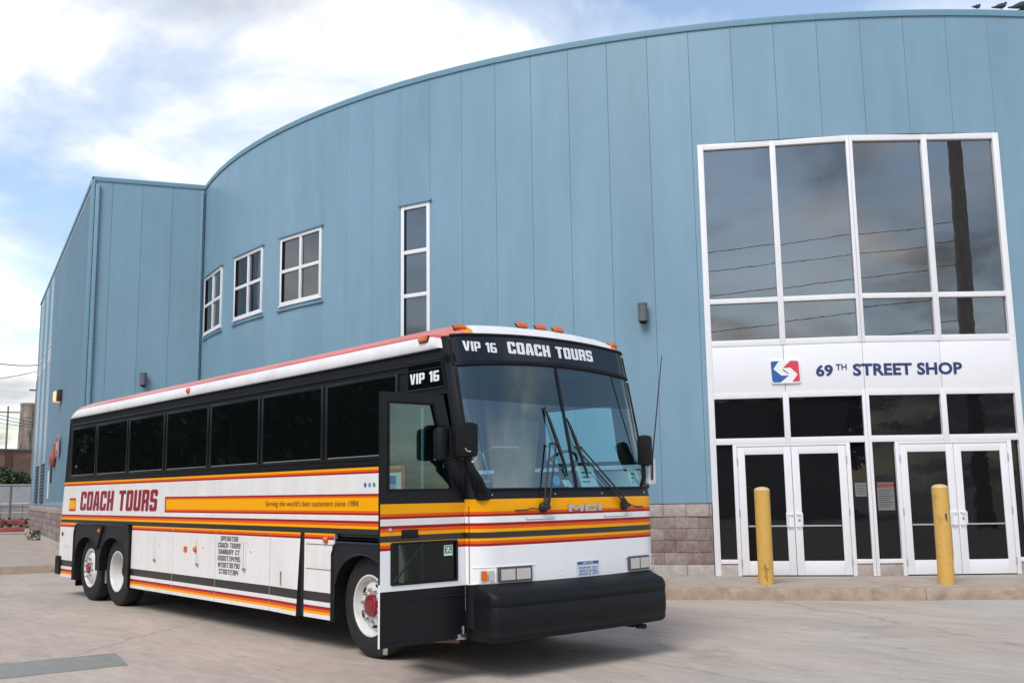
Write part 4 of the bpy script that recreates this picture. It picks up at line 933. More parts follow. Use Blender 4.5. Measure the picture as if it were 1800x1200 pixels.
# --- wheel arches: moulded flares
def flare(y0, y1, ztop, arches, zb, cham, vee=None):
    """outer outline with chamfered top corners, holes are the wheel arches"""
    mb = MB(); o = .045
    outer = [(y0, zb)] + [(y0, ztop-cham), (y0+cham*.35, ztop-cham*.25), (y0+cham, ztop)] + [(y1-cham, ztop), (y1-cham*.35, ztop-cham*.25), (y1, ztop-cham), (y1, zb)]
    inner = []
    for (c, r, zc) in arches:
        a = []
        for k in range(15):
            t = pi - pi*k/14; a.append((c+r*cos(t), zc+r*abs(sin(t))**.72*1.0))
        inner.append(a)
    # closed outline: up the outer edge, down along the arches
    path = outer + [(inner[-1][-1][0], zb)] + [p for a in reversed(inner) for p in reversed(a)] + [(inner[0][0][0], zb)]
    cu = bpy.data.curves.new('flare', 'CURVE'); cu.dimensions = '2D'; cu.fill_mode = 'BOTH'; sp = cu.splines.new('POLY'); sp.points.add(len(path)-1); sp.use_cyclic_u = True
    for p, (a, b) in zip(sp.points, path): p.co = (a, b, 0, 1)
    V, F = flat_mesh(cu); ids = [mb.vert((-o, v[0], v[1])) for v in V]
    for f in F: mb.idx([ids[k] for k in f], FEND)
    N_ = len(path)
    for i in range(N_):
        (a, b), (c, d_) = path[i], path[(i+1) % N_]
        out_edge = i < len(outer)-1
        mb.face([(-o, a, b), (-o, c, d_), (.0 if out_edge else .22, c, d_), (.0 if out_edge else .22, a, b)], FEND)
    # bevelled lip round the outer edge
    lip = [(-o+.0, a, b) for a, b in outer]; mb.tube(lip, .016, FEND, 6); 
    for a in inner: mb.tube([(-o, p[0], p[1]) for p in a], .012, FEND, 6)
    return mb.build('wheel_arch', bus, smooth=30)
ZF = 1.842; ZD = 9.082; ZT = 10.302
flare(1.25, 2.44, 1.165, [(ZF, .555, .50)], .33, .13)
fl = flare(8.37, 10.90, 1.25, [(ZD, .545, .52), (ZT, .53, .52)], .31, .16)
mb = MB(); mb.prism([(-.046, ZD+.38, 1.22), (-.046, ZD+.86, 1.22), (-.046, ZD+.62, .86)], (-.03, 0, 0), FEND); mb.build('arch_web', fl, smooth=0)
mb = MB(); mb.box((.10, (ZD+ZT)/2, .62), (.02, .06, .62), ALU, None, .004); mb.build('splash_strut', bus)
# dark wheel wells, underbody and axles
mb = MB()
for y0, y1, zt in ((1.25, 2.44, 1.2), (8.37, 10.9, 1.25)):
    for x in (.75, BWID-.75): mb.face([(x, y0, .3), (x, y1, .3), (x, y1, zt), (x, y0, zt)], DARK)
    mb.face([(0, y0, zt), (BWID, y0, zt), (BWID, y1, zt), (0, y1, zt)], DARK)
    for y in (y0, y1):
        mb.face([(.005, y, .36), (.75, y, .36), (.75, y, zt), (.005, y, zt)], DARK); mb.face([(BWID-.75, y, .36), (BWID-.005, y, .36), (BWID-.005, y, zt), (BWID-.75, y, zt)], DARK)
for y0, y1 in ((2.44, 8.37), (10.9, LEN-.05)): mb.face([(.02, y0, .36), (BWID-.02, y0, .36), (BWID-.02, y1, .36), (.02, y1, .36)], DARK)
mb.face([(.02, .2, .40), (BWID-.02, .2, .40), (BWID-.02, 1.25, .40), (.02, 1.25, .40)], DARK)
for y in (ZF, ZD, ZT): mb.tube([(.4, y, .5), (BWID-.4, y, .5)], .10, DARK, 10)
mb.box((1.25, ZD-.25, .5), (.5, .6, .4), DARK, None, .05)
mb.build('underbody', bus, smooth=30)
# mud flaps
mb = MB(); mb.box((.28, 10.96, .42), (.5, .012, .44), RUB); mb.build('mud_flap', bus, smooth=0)
# --- wheels
def wheel(y, kind, right=True):
    sx = -1 if right else 1; x = .055 if right else BWID-.055; ax = (sx, 0, 0); c = (x, y, .53); ww = .30
    mb = MB()
    prof = [(.285, -ww), (.40, -ww-.0), (.50, -ww+.02), (.528, -ww+.06), (.528, -.05), (.512, -.018), (.475, .0), (.40, .004), (.33, -.004), (.298, -.02), (.290, -.05)]
    mb.lathe(c, ax, prof, TYRE, 48); mb.f.pop(); mb.m.pop()
    # tread grooves on the shoulder
    w = mb.build('wheel', bus, smooth=35)
    mb = MB(); flange = [(.292, -.03), (.312, -.006), (.316, .004), (.300, .006), (.288, -.006), (.278, -.05)]
    if kind == 'drive': mb.lathe(c, ax, flange + [(.262, -.10), (.245, -.16), (.235, -.20), (.15, -.205), (.12, -.20)], RIM, 40)
    elif kind == 'front': mb.lathe(c, ax, flange + [(.262, -.075), (.25, -.07), (.225, -.045), (.17, -.03), (.11, -.03)], RIM, 40)
    else: mb.lathe(c, ax, flange + [(.262, -.06), (.25, -.03), (.22, .0), (.17, .02), (.11, .02)], RIM, 40)
    rim = mb.build('rim', w, smooth=35)
    if right:
        base = {'front': -.03, 'tag': .02, 'drive': -.205}[kind]; C = Vector(c); A = Vector(ax)
        for k in range(10):
            mb = MB(); t = 2*pi*k/10+.16; p = C + Vector((0, cos(t), sin(t)))*.158 + A*base
            if kind != 'drive': mb.lathe(p, ax, [(.021, 0), (.021, .012), (.016, .014), (.016, .038), (.009, .042)], STEEL, 8)
            else: mb.lathe(p, ax, [(.018, 0), (.018, .03)], STEEL, 8)
            mb.build('lug_nut', w, smooth=30)
        mb = MB(); d_ = {'front': [(.118, -.035), (.116, -.012), (.106, .004), (.07, .010), (.066, .018), (.02, .022)], 'tag': [(.088, .0), (.086, .03), (.074, .05), (.05, .056), (.02, .058)], 'drive': [(.12, -.21), (.11, -.12), (.08, -.10)]}[kind]
        mb.lathe(c, ax, d_, HUBR if kind != 'drive' else TYRE, 28); mb.build('hub_cap', w, smooth=35)
        if kind != 'drive':
            mb = MB()
            for k in range(5 if kind == 'front' else 0):
                t = 2*pi*k/5+.75; p = C + Vector((0, cos(t), sin(t)))*.215 + A*(base-.006); u = Vector((0, -sin(t), cos(t))); r_ = Vector((0, cos(t), sin(t)))
                mb.prism([p + u*.045*cos(q)+r_*.016*sin(q) for q in [2*pi*j/12 for j in range(12)]], A*.004, DARK)
            if mb.v: mb.build('hand_hole', rim, smooth=0)
wheel(ZF, 'front'); wheel(ZD, 'drive'); wheel(ZT, 'tag'); wheel(ZF, 'front', False); wheel(ZD, 'drive', False); wheel(ZT, 'tag', False)
# --- entry door, swung out square to the side
YD = .17; XD = -.93
xr_ = lambda z: -.004 if z < 1.62 else -.004 - (z-1.62)*.25
xw_ = lambda z: -.131 - (z-1.706)*.288
DR = [(.37, .84, BK), (.84, 1.185, BWF)] + [r for r in ROWS if 1.18 < r[0] < 1.52] 
DR = [r if r[1] <= 1.5 else (1.5, 1.585, BY) for r in DR] + [(1.585, 1.706, BK)]
mb = MB()
def dface(x0, x1, z0, z1, m, y=YD):
    f = lambda x, z: (x(z) if callable(x) else x, y, z); mb.face([f(x0, z0), f(x1, z0), f(x1, z1), f(x0, z1)], m)
for z0, z1, m in DR:
    Z = sorted({z0, z1} | {z for z in (.895, 1.243) if z0 < z < z1})
    for a, b in zip(Z, Z[1:]):
        for x0, x1 in ((XD, -.814), (-.814, -.097), (-.097, xr_)):
            if x0 == -.814 and .894 < (a+b)/2 < 1.244: continue
            dface(x0, x1, a, b, m); dface(x0, x1, a, b, BK, YD+.03)
for y in (YD, YD+.03):
    for a, b in ((1.706, 1.9), (1.9, 2.1), (2.1, 2.3), (2.3, 2.483)): dface(XD, -.847, a, b, BK, y); dface(xw_, xr_, a, b, BK, y)
    dface(XD, xr_, 2.483, 2.57, BK, y)
edge = [(XD, .37), (XD, .9), (XD, 2.57), (xr_(2.57), 2.57), (xr_(1.62), 1.62), (xr_(0), .37)]
for (a, b), (c, d_) in zip(edge, edge[1:]+edge[:1]): mb.face([(a, YD, b), (c, YD, d_), (c, YD+.03, d_), (a, YD+.03, b)], BW if a == c == XD and d_ < 1 else BK)
for q in ([(-.814, .895), (-.097, .895), (-.097, 1.243), (-.814, 1.243)], [(-.847, 1.706), (xw_(1.706), 1.706), (xw_(2.483), 2.483), (-.847, 2.483)]):
    for (a, b), (c, d_) in zip(q, q[1:]+q[:1]): mb.face([(a, YD, b), (c, YD, d_), (c, YD+.03, d_), (a, YD+.03, b)], BK)
door = mb.build('entry_door', bus, smooth=0)
mb = MB(); mb.prism([(-.847, YD+.02, 1.706), (xw_(1.706), YD+.02, 1.706), (xw_(2.483), YD+.02, 2.483), (-.847, YD+.02, 2.483)], (0, .006, 0), DGLASS); mb.build('pane', door, smooth=0)
mb = MB(); mb.prism([(-.814, YD+.012, .895), (-.097, YD+.012, .895), (-.097, YD+.012, 1.243), (-.814, YD+.012, 1.243)], (0, .006, 0), thru('door_lower_glass', (.30, .32, .29), 1.45)); lp = mb.build('pane', door, smooth=0)
for q in ([(-.814, .895), (-.097, .895), (-.097, 1.243), (-.814, 1.243)], [(-.847, 1.706), (xw_(1.706), 1.706), (xw_(2.483), 2.483), (-.847, 2.483)]):
    P = [(a, YD-.002, b) for a, b in q]; mb = MB()
    for a, b in zip(P, P[1:]+P[:1]): mb.tube([a, b], .011, RUB, 6)
    mb.build('window_rubber', door)
mb = MB()
for z in (.755, .43): mb.tube([(XD+.01, YD-.002, z), (-.01, YD-.002, z)], .008, BK, 6)
mb.box((-.62, YD-.002, 1.322), (.175, .014, .075), BK, None, .004); mb.lathe((-.832, YD, 1.362), (0, -1, 0), [(.02, 0), (.018, .008), (.008, .012)], STEEL, 12); mb.build('handle', door)
mb = MB(); mb.tube([(-.59, YD+.16, 1.26), (-.55, YD+.14, 1.05), (-.56, YD+.10, .90)], .026, ALU, 8); mb.build('closing_arm', door); mb = MB(); mb.tube([(-.35, YD+.10, 1.27), (-.72, YD+.10, .90)], .011, ALU, 8); mb.build('door_stay', door); mb = MB(); mb.tube([(-.42, YD+.08, .80), (-.42, YD+.08, 2.45)], .014, CHROME, 8); mb.build('grab_rail', door)
mb = MB(); mb.face([(-.236, YD+.009, 1.112), (-.138, YD+.009, 1.114), (-.138, YD+.009, 1.208), (-.236, YD+.009, 1.206)], LW); st = mb.build('sticker', door, smooth=0)
mb = MB(); mb.face([(-.228, YD+.007, 1.132), (-.146, YD+.007, 1.134), (-.146, YD+.007, 1.201), (-.228, YD+.007, 1.199)], STK); sg = mb.build('sticker_field', st, smooth=0)
mb = MB()
for q in ([(-.215, 1.145), (-.195, 1.145), (-.165, 1.19), (-.185, 1.19)], [(-.175, 1.143), (-.158, 1.143), (-.158, 1.16), (-.175, 1.16)], [(-.215, 1.175), (-.2, 1.175), (-.2, 1.19), (-.215, 1.19)]): mb.face([(a, YD+.005, b) for a, b in q], LW)
mb.build('sticker_mark', st, smooth=0)
mb = MB(); mb.box((-.86, YD+.02, .345), (.03, .03, .06), STEEL, None, .004); mb.build('door_roller', door)
# hinge arm and step board under the door
mb = MB(); mb.prism([(-.05, .20, .325), (-.30, .62, .325), (-.20, 1.12, .325), (.02, 1.12, .325)], (0, 0, .03), mat('step_board', (.18, .10, .08), .8, var=.2)); mb.build('entry_step', bus, smooth=0)
mb = MB(); mb.box((-.06, .17, .39), (.10, .06, .05), STEEL, None, .006); mb.tube([(-.03, .17, .36), (-.03, .17, .48)], .014, STEEL, 8); mb.tube([(-.02, .26, .38), (-.30, .26, .375)], .012, STEEL, 8); mb.build('door_hinge', bus)
# --- lettering along the side (reads towards the front)
SX = -.0045
def side_txt(VF, m, y_left, z, sx, sy, x0=0, y0=0, name='lettering', par=None, o=SX):
    return put_text(name, VF, lambda a, b: Vector((o, y_left-a, z+b)), m, par or side_skin, sx, sy, x0, y0)
put_block('COACH TOURS', lambda a, b: Vector((SX, 10.80-a, 1.472+b)), MARO, side_skin, 3.34, .315, gap=.62, shear=.10, t=1.55, b=1.25)
V, F, xr, yr = font_text("Serving the world's best customers since 1984.", .0, .28, 1.06)
side_txt((V, F), INKB, 4.08, 1.527, 2.10/(xr[1]-xr[0]), .085/(yr[1]-yr[0]), xr[0], yr[0])
LKS = [o for o in bus.children if o.name.startswith('luggage_door')]
for i, tx in enumerate(['OPERATOR', 'COACH TOURS', 'DANBURY CT', 'USDOT314195', 'NYDOT30790', 'CTDOT2384']):
    wd = [.50, .64, .60, .64, .61, .55][i]; put_block(tx, lambda a, b: Vector((-.0145, 5.02+wd/2-a, 1.105-.083*i+b)), INK, LKS[2], wd, .062, gap=.8, shear=.06, t=1.25, b=1.0)
# accreditation stickers behind the door and the flag
for j, c_ in enumerate((LBLUE, STB, STK)):
    mb = MB(); mb.lathe((SX, 1.86-.085*j, 1.77), (-1, 0, 0), [(.024, 0)], c_, 14); mb.build('sticker', side_skin, smooth=0)
mb = MB(); mb.face([(SX, 1.60, 1.70), (SX, 1.27, 1.70), (SX, 1.27, 1.865), (SX, 1.60, 1.865)], LW); flg = mb.build('flag_sticker', side_skin, smooth=0)
mb = MB(); mb.face([(SX-.001, 1.44, 1.765), (SX-.001, 1.285, 1.765), (SX-.001, 1.285, 1.855), (SX-.001, 1.44, 1.855)], LBLUE); mb.build('flag_canton', flg, smooth=0)
mb = MB()
for i in range(4): mb.face([(SX-.001, 1.59, 1.852-.024*i), (SX-.001, 1.45, 1.852-.024*i), (SX-.001, 1.45, 1.840-.024*i), (SX-.001, 1.59, 1.840-.024*i)], BR)
for i in range(3): mb.face([(SX-.001, 1.59, 1.752-.022*i), (SX-.001, 1.29, 1.752-.022*i), (SX-.001, 1.29, 1.741-.022*i), (SX-.001, 1.59, 1.741-.022*i)], BR)
mb.build('flag_stripe', flg, smooth=0)
# --- clearance lamps
def clearance(p, nrm, along):
    mb = MB(); nrm = Vector(nrm).normalized(); along = Vector(along).normalized(); t = nrm.cross(along)
    mb.box(Vector(p)+nrm*.016, (.125, .06, .045), AMBER, (along, t, nrm), .014); mb.box(Vector(p)+nrm*.001, (.14, .072, .012), BK, (along, t, nrm), .003); return mb.build('clearance_lamp', bus)
for x in (.985, 1.245, 1.50): clearance(roofpt(x, 3.39, (.13, .78))+Vector((0, 0, .02)), (0, -.75, .65), (1, 0, 0))
clearance(roofpt(.17, 3.31, (.07, .66)), (-.25, -.7, .65), (1, -.25, 0)); clearance(roofpt(2.33, 3.31, (.07, .66)), (.25, -.7, .65), (1, .25, 0))
clearance((-.004, .80, 3.185), (-1, 0, .35), (0, 1, 0)); 
mb = MB(); mb.lathe((-.008, 6.43, 3.15), (-1, 0, 0), [(.045, 0), (.042, .02), (.02, .04)], AMBER, 14); mb.build('clearance_lamp', bus)
# --- mirrors
mir = MB(); mir.box((-.155, -.03, 2.15), (.245, .13, .315), RUB, (Vector((.96, -.20, 0)), Vector((.20, .96, 0)), UP), .045)
m1 = mir.build('mirror', bus, smooth=50)
mb = MB(); mb.box((-.35, .06, 2.115), (.15, .12, .30), RUB, (Vector((.9, .3, 0)), Vector((-.3, .9, 0)), UP), .05); mb.build('mirror_shell', m1, smooth=50)
mb = MB(); mb.tube([(-.20, -.098, 2.07), (-.18, -.10, 2.045), (-.05, -.085, 2.04)], .006, CHROME, 6); mb.build('mirror_scuff', m1)
mb = MB(); mb.tube([(-.12, -.02, 2.02), (-.10, -.04, 1.90), (.02, -.02, 1.78), (.10, .03, 1.68)], [.035, .04, .04, .05], RUB, 10); mb.tube([(-.30, .05, 2.0), (-.18, .0, 1.95), (-.06, -.02, 1.86)], .02, RUB, 8); mb.lathe((-.10, -.08, 1.95), (0, -1, 0), [(.015, 0), (.01, .01)], STEEL, 8); mb.box((.11, .04, 1.66), (.14, .08, .12), RUB, None, .03); mb.build('mirror_arm', m1, smooth=50)
mir = MB(); mir.box((2.285, -.03, 2.09), (.14, .13, .33), RUB, None, .05); m2 = mir.build('mirror', bus, smooth=50)
mb = MB(); mb.box((2.425, .02, 1.875), (.115, .05, .28), LW, None, .015); mb.build('mirror_shell', m2, smooth=50)
mb = MB(); mb.tube([(2.27, -.02, 1.95), (2.27, -.01, 1.80), (2.28, .05, 1.68)], .02, RUB, 8); mb.tube([(2.32, -.06, 1.95), (2.38, -.02, 1.93)], .012, CHROME, 8); mb.build('mirror_arm', m2)
mb = MB(); mb.tube([(2.40, -.02, 1.78), (2.42, -.02, 2.04), (2.65, .0, 3.14)], [.012, .008, .005], WIRE, 6); mb.build('antenna', bus)
# --- wipers
for piv, knee, tip0, tip1 in (((.78, 1.525), (1.0, 2.13), (.99, 2.50), (1.14, 1.82)), ((1.92, 1.525), (1.33, 2.10), (1.27, 2.40), (1.42, 1.80))):
    mb = MB(); f = lambda x, z, o: front(x, z, o)
    for dx in (-.035, .03):
        a, b = (piv[0]+dx, piv[1]), (knee[0]+dx*1.2, knee[1]); mb.tube([f(a[0]+(b[0]-a[0])*t/6, a[1]+(b[1]-a[1])*t/6, .05+.01*(t == 0)) for t in range(7)], .0085, WIRE, 6)
    mb.lathe(f(*piv, .0), (0, -1, 0), [(.05, 0), (.05, .03), (.03, .055)], WIRE, 12); mb.tube([f(piv[0]-.05, piv[1], .05), f(piv[0]+.05, piv[1], .05)], .02, WIRE, 8); mb.tube([f(piv[0], piv[1], .05), f(piv[0]+(knee[0]-piv[0])*.13, piv[1]+(knee[1]-piv[1])*.13, .055)], .018, WIRE, 8)
    mb.tube([f(knee[0]-.05, knee[1]+.0, .05), f(knee[0]+.05, knee[1], .05)], .012, WIRE, 6)
    wp = mb.build('wiper', bus)
    mb = MB(); P = [f(tip0[0]+(tip1[0]-tip0[0])*t/8, tip0[1]+(tip1[1]-tip0[1])*t/8, .022) for t in range(9)]; mb.tube(P, .009, RUB, 6)
    Q = [p + Vector((0, -.025, 0)) for p in P]; mb.tube(Q[1:8], [.006, .009, .012, .014, .012, .009, .006], WIRE, 6); mb.tube([Q[1], P[0]], .005, WIRE, 5); mb.tube([Q[7], P[8]], .005, WIRE, 5); mb.build('wiper_blade', wp)
    s = -1 if piv[0] < 1.2 else 1
    mb = MB(); mb.tube([f(piv[0]+s*.02, piv[1]-.02, .02), f(piv[0]+s*.14, piv[1]-.005, .012), f(piv[0]+s*.2, piv[1]-.02, .012), f(piv[0]+s*.33, piv[1]-.022, .01)], .006, WIRE, 5); mb.build('washer_hose', wp)
# --- inside: floor, dash, wheel, seats, papers behind the glass
mb = MB(); mb.box((1.6, .75, 1.24), (1.7, .9, .04), DASH); mb.box((1.25, 6.4, 1.24), (2.4, 10.4, .04), DASH); mb.box((.76, .75, .95), (.04, .9, .6), DASH); mb.box((.38, 1.17, .85), (.75, .04, .8), DASH); mb.box((.4, .8, .46), (.7, .7, .04), DASH); mb.build('floor', bus, smooth=0)
mb = MB(); mb.prism([(.35, .10, 1.62), (2.40, .10, 1.62), (2.40, .62, 1.68), (.35, .62, 1.68)], (0, 0, -.12), DASH); mb.box((1.88, .72, 1.72), (.6, .2, .16), DASH, None, .04); mb.build('dashboard', bus, smooth=20)
mb = MB(); tx = Vector((1, 0, 0)); tn = Vector((0, .75, .66)); ty = tx.cross(tn); c = Vector((1.88, .88, 1.93))
mb.tube([c + tx*.235*cos(2*pi*k/24) + ty*.235*sin(2*pi*k/24) for k in range(25)], .016, DASH, 8, False)
for k in range(3): t = 2*pi*k/3+.5; mb.tube([c - tn*.04, c + tx*.23*cos(t) + ty*.23*sin(t)], .012, DASH, 6)
mb.tube([c - tn*.04, c - tn*.35], .03, DASH, 8); mb.build('steering_wheel', bus)
def seat(x, y, w, z0=1.26):
    mb = MB(); mb.box((x, y, z0+.42), (w, .46, .14), SEATM, None, .05); mb.box((x, y+.26, z0+.82), (w, .14, .78), SEATM, (Vector((1, 0, 0)), Vector((0, .98, .17)).normalized(), Vector((0, -.17, .98)).normalized()), .05); mb.box((x, y, z0+.18), (w*.8, .3, .34), DASH); return mb.build('seat', bus, smooth=50)
seat(1.9, 1.35, .55, 1.30)
s0 = seat(.40, 2.15, .46)
for r in range(9):
    for x in (.40, .90, 1.75, 2.2):
        if (r, x) == (0, .40): continue
        if r == 0 and x > 1.5: continue
        copy_obj(s0, bus, Vector((x-.40, r*.98, 0)))
mb = MB(); mb.tube([(.75, 1.25, 1.3), (.75, 1.25, 2.05), (.80, 1.28, 2.10), (1.1, 1.28, 2.10)], .014, CHROME, 8); mb.build('grab_rail', bus); mb = MB(); mb.tube([(.12, .42, 1.78), (.52, .42, 1.78), (.44, .44, 2.05), (.62, .5, 2.12), (.95, .5, 2.12)], .011, CHROME, 8); mb.tube([(.12, .36, 1.85), (.30, .36, 2.0)], .009, CHROME, 8); mb.build('grab_rail', bus)
mb = MB(); mb.box((1.25, 6.2, 3.0), (2.3, 10.6, .03), INTL); mb.build('ceiling_lining', bus, smooth=0)
mb = MB(); mb.face([(BWID-.004, .5, 2.0), (BWID-.004, 1.75, 2.0), (BWID-.004, 1.75, 2.62), (BWID-.004, .5, 2.62)], DRVGLASS); mb.build('driver_window', bus, smooth=0)
for nm, x0, x1, z0, z1, m in (('paper', 1.33, 1.60, 1.715, 1.93, PAPER), ('paper', 1.10, 1.23, 1.715, 1.79, PAPER), ('paper', 2.12, 2.30, 1.715, 1.92, PAPER)):
    mb = MB(); sh = .04
    mb.face([front(x0+sh, z0, -.035), front(x1+sh*.5, z0, -.035), front(x1-.03, z1, -.03), front(x0, z1, -.03)], m); pp = mb.build(nm, bus, smooth=0)
    if nm == 'paper':
        mb = MB()
        for i in range(3 if x1-x0 > .15 else 1): z = z1-.06-.045*i; mb.face([front(x0+.05, z, -.028), front(x1-.06-.02*i, z, -.028), front(x1-.06-.02*i, z-.012, -.028), front(x0+.05, z-.012, -.028)], INK)
        mb.build('print_line', pp, smooth=0)
mb = MB(); mb.face([front(1.02+.05*cos(2*pi*k/16), 1.785+.05*sin(2*pi*k/16), -.02) for k in range(16)], STB); mb.build('sticker', bus, smooth=0)

# ================================================================== STREET FURNITURE AND WALL FITTINGS
def bollard(x, y, label, h=1.50, tilt=0):
    mb = MB(); r = .122; k = 28
    mb.lathe((0, 0, 0), UP, [(r, 0), (r, .6), (r, 1.2), (r, h-.03)], YEL, k); mb.f.pop(); mb.m.pop()
    root = empty('bollard', (0, 0, 0), label, 'bollard', 'yellow bollards on the pavement'); mb.build('post', root, smooth=40)
    mb = MB(); mb.lathe((0, 0, 0), UP, [(r+.001, h-.03), (r*.96, h-.008), (r*.75, h+.012), (r*.4, h+.024), (.01, h+.028)], YELT, k); mb.build('cap', root, smooth=60)
    root.location = (x, y, ZS); root.rotation_euler = (0, RD(tilt), 0); return root
b1 = bollard(7.93, 2.53, 'yellow bollard with small dark scratches near its foot, in front of the left entrance doors')
mb = MB(); V3 = Vector((CAMP.x-7.93, CAMP.y-2.53, 0)).normalized(); a0 = math.atan2(V3.y, V3.x)
for da, z0, z1 in ((.14, .05, .26), (-.08, .08, .30), (.30, .22, .25), (-.02, .29, .32)): mb.face([(.1235*cos(a0+da+e), .1235*sin(a0+da+e), z) for e, z in ((-.035, z0), (.035, z0), (.035, z1), (-.035, z1))], INK)
mb.build('scratch_mark', b1, smooth=0)
b2 = bollard(9.66, .44, 'yellow bollard with a dark scuff at mid height, in front of the right entrance doors', 1.50)
mb = MB(); V3 = Vector((CAMP.x-9.66, CAMP.y-.44, 0)).normalized(); a0 = math.atan2(V3.y, V3.x)
for da, z0, z1 in ((.45, 1.02, 1.03), (.55, .98, 1.08), (.40, 1.05, 1.06), (.62, .96, .975)): mb.face([(.1235*cos(a0+da+e), .1235*sin(a0+da+e), z) for e, z in ((-.10, z0), (.10, z0), (.10, z1), (-.10, z1))], INK)
mb.build('scuff_mark', b2, smooth=0)
def wall_lamp(p, n, label, s=1.0):
    d = Vector((-n.y, n.x, 0)); root = empty('wall_lamp', (0, 0, 0), label, 'wall light', 'cylinder lights on the blue wall')
    mb = MB(); c = Vector(p) + n*.13; mb.lathe(c - UP*.16*s, UP, [(.085*s, 0), (.085*s, .30*s), (.09*s, .305*s), (.09*s, .33*s)], LAMPM, 24); mb.lathe(c - UP*.20*s, UP, [(.05*s, 0), (.07*s, .02*s), (.07*s, .04*s)], DARK, 20)
    mb.build('housing', root, smooth=40)
    mb = MB(); mb.box(Vector(p)+n*.035, (.10, .08, .22*s), LAMPM, (d, n, UP), .01); mb.build('bracket', root); return root
s_ = 10.19; P = wall(s_, 4.87); wall_lamp(P, (P-Vector((CX, CY, 4.87))).normalized(), 'grey cylinder wall light on the curved blue wall, just left of the glazed entrance')
wall_lamp(boxA+fd*1.47+UP*4.8, nf, 'dark cylinder wall light on the short blue end wall above the coach')
root = empty('wall_pack_lamp', boxA+sdir*6.9+ns*.1+UP*4.95, 'lit bronze wall pack lamp glowing warm on the long left side wall', 'wall light')
ax = (sdir, ns, UP); c = boxA+sdir*6.9+UP*4.95
mb = MB(); mb.box(c+ns*.08-sdir*.2, (.45, .16, .36), BRONZ, ax, .03); mb.build('housing', root)
mb = MB(); mb.box(c+ns*.11+sdir*.28, (.45, .22, .34), LIT, ax, .05); mb.build('lens', root)
# signs on the side wall
mb = MB(); mb.box(boxA+sdir*6.3+ns*.10+UP*3.33, (.75, .03, .62), mat('sign_pink', (.55, .30, .30), .5), ax); sg = mb.build('wall_sign', None, smooth=0); tag(sg, 'red and white sign fixed to the long left side wall', 'sign')
mb = MB(); mb.box(boxA+sdir*6.3+ns*.12+UP*3.53, (.7, .02, .14), REDP, ax); mb.box(boxA+sdir*6.3+ns*.12+UP*3.12, (.7, .02, .10), REDP, ax); mb.build('sign_band', sg, smooth=0)
root = empty('alarm_bell', boxA+sdir*8.0+ns*.2+UP*2.95, 'round red alarm bell on the long left side wall', 'alarm bell')
mb = MB(); mb.lathe(boxA+sdir*8.0+UP*2.95, ns, [(.26, .03), (.26, .10), (.2, .17), (.08, .2)], REDP, 20); mb.build('gong', root, smooth=40); mb = MB(); mb.box(boxA+sdir*7.6+ns*.06+UP*3.2, (.2, .12, .5), REDP, ax, .02); mb.build('backbox', root)
# notices on the side lights between the doors
mb = MB(); z0 = 1.51; P0, d, n, L = facets[0]; q = [P0+d*a+n*(-.034)+UP*z for a, z in ((2.43, 1.51), (2.62, 1.51), (2.62, 1.745), (2.43, 1.745))]; mb.prism(q, n*.003, PAPERG); nt_ = mb.build('notice', None, smooth=0); tag(nt_, 'plain paper notice, coloured dim as if behind tinted glass, on the narrow glass left of the centre post', 'notice')
mb = MB()
for i in range(4): mb.face([P0+d*a+n*(-.0295)+UP*z for a, z in ((2.46, 1.70-.045*i), (2.60-.02*(i % 2), 1.70-.045*i), (2.60-.02*(i % 2), 1.69-.045*i), (2.46, 1.69-.045*i))], INK)
mb.build('print_line', nt_, smooth=0)
P0, d, n, L = facets[1]; mb = MB(); q = [P0+d*a+n*(-.034)+UP*z for a, z in ((.11, 1.27), (.40, 1.27), (.40, 1.745), (.11, 1.745))]; mb.prism(q, n*.003, PAPERG); nt_ = mb.build('notice', None, smooth=0); tag(nt_, 'paper notice with a red heading on the narrow glass right of the centre post', 'notice')
mb = MB(); mb.face([P0+d*a+n*(-.0300)+UP*z for a, z in ((.11, 1.66), (.40, 1.66), (.40, 1.73), (.11, 1.73))], PAPERR); mb.build('heading_band', nt_, smooth=0)
mb = MB()
for i in range(9): mb.face([P0+d*a+n*(-.0295)+UP*z for a, z in ((.135, 1.625-.036*i), (.375-.03*(i % 3), 1.625-.036*i), (.375-.03*(i % 3), 1.615-.036*i), (.135, 1.615-.036*i))], INK)
mb.build('print_line', nt_, smooth=0)
# pigeons on the roof edge
def bird(s, label, sc=1.0, ang=0, hd=1):
    P = wall(s, HR+.10, -.03); d = (wall(s+.1, 0)-wall(s-.1, 0)).normalized(); d = Matrix.Rotation(ang, 3, 'Z') @ d; n = Vector((-d.y, d.x, 0)); mb = MB()
    pt = lambda a, z: P + d*a*sc*hd + UP*z*sc
    mb.tube([pt(-.27, .045), pt(-.18, .06), pt(-.10, .085), pt(0, .115), pt(.07, .135), pt(.105, .155), pt(.125, .185)], [.012*sc, .024*sc, .045*sc, .062*sc, .058*sc, .042*sc, .028*sc], BIRD, 10)
    mb.tube([pt(.105, .175), pt(.13, .205), pt(.15, .21), pt(.165, .205), pt(.20, .198)], [.022*sc, .03*sc, .028*sc, .012*sc, .003*sc], BIRD, 8)
    for e in (-.02, .02): mb.tube([pt(.01, .07)+n*e*sc, pt(.015, .0)+n*e*sc], .006*sc, BIRD, 5)
    tag(mb.build('pigeon', None, smooth=60), label, 'bird', 'pigeons on the roof edge')
bird(16.52, 'small dark pigeon leftmost of those on the roof edge', .62, .5)
bird(16.98, 'dark pigeon second from the left on the roof edge', .8, .2)
bird(17.38, 'large dark pigeon tucked low on the roof edge, third from the left', 1.05, .1)
bird(17.56, 'dark pigeon rightmost on the roof edge, overlapping its neighbour', .95, -.4)
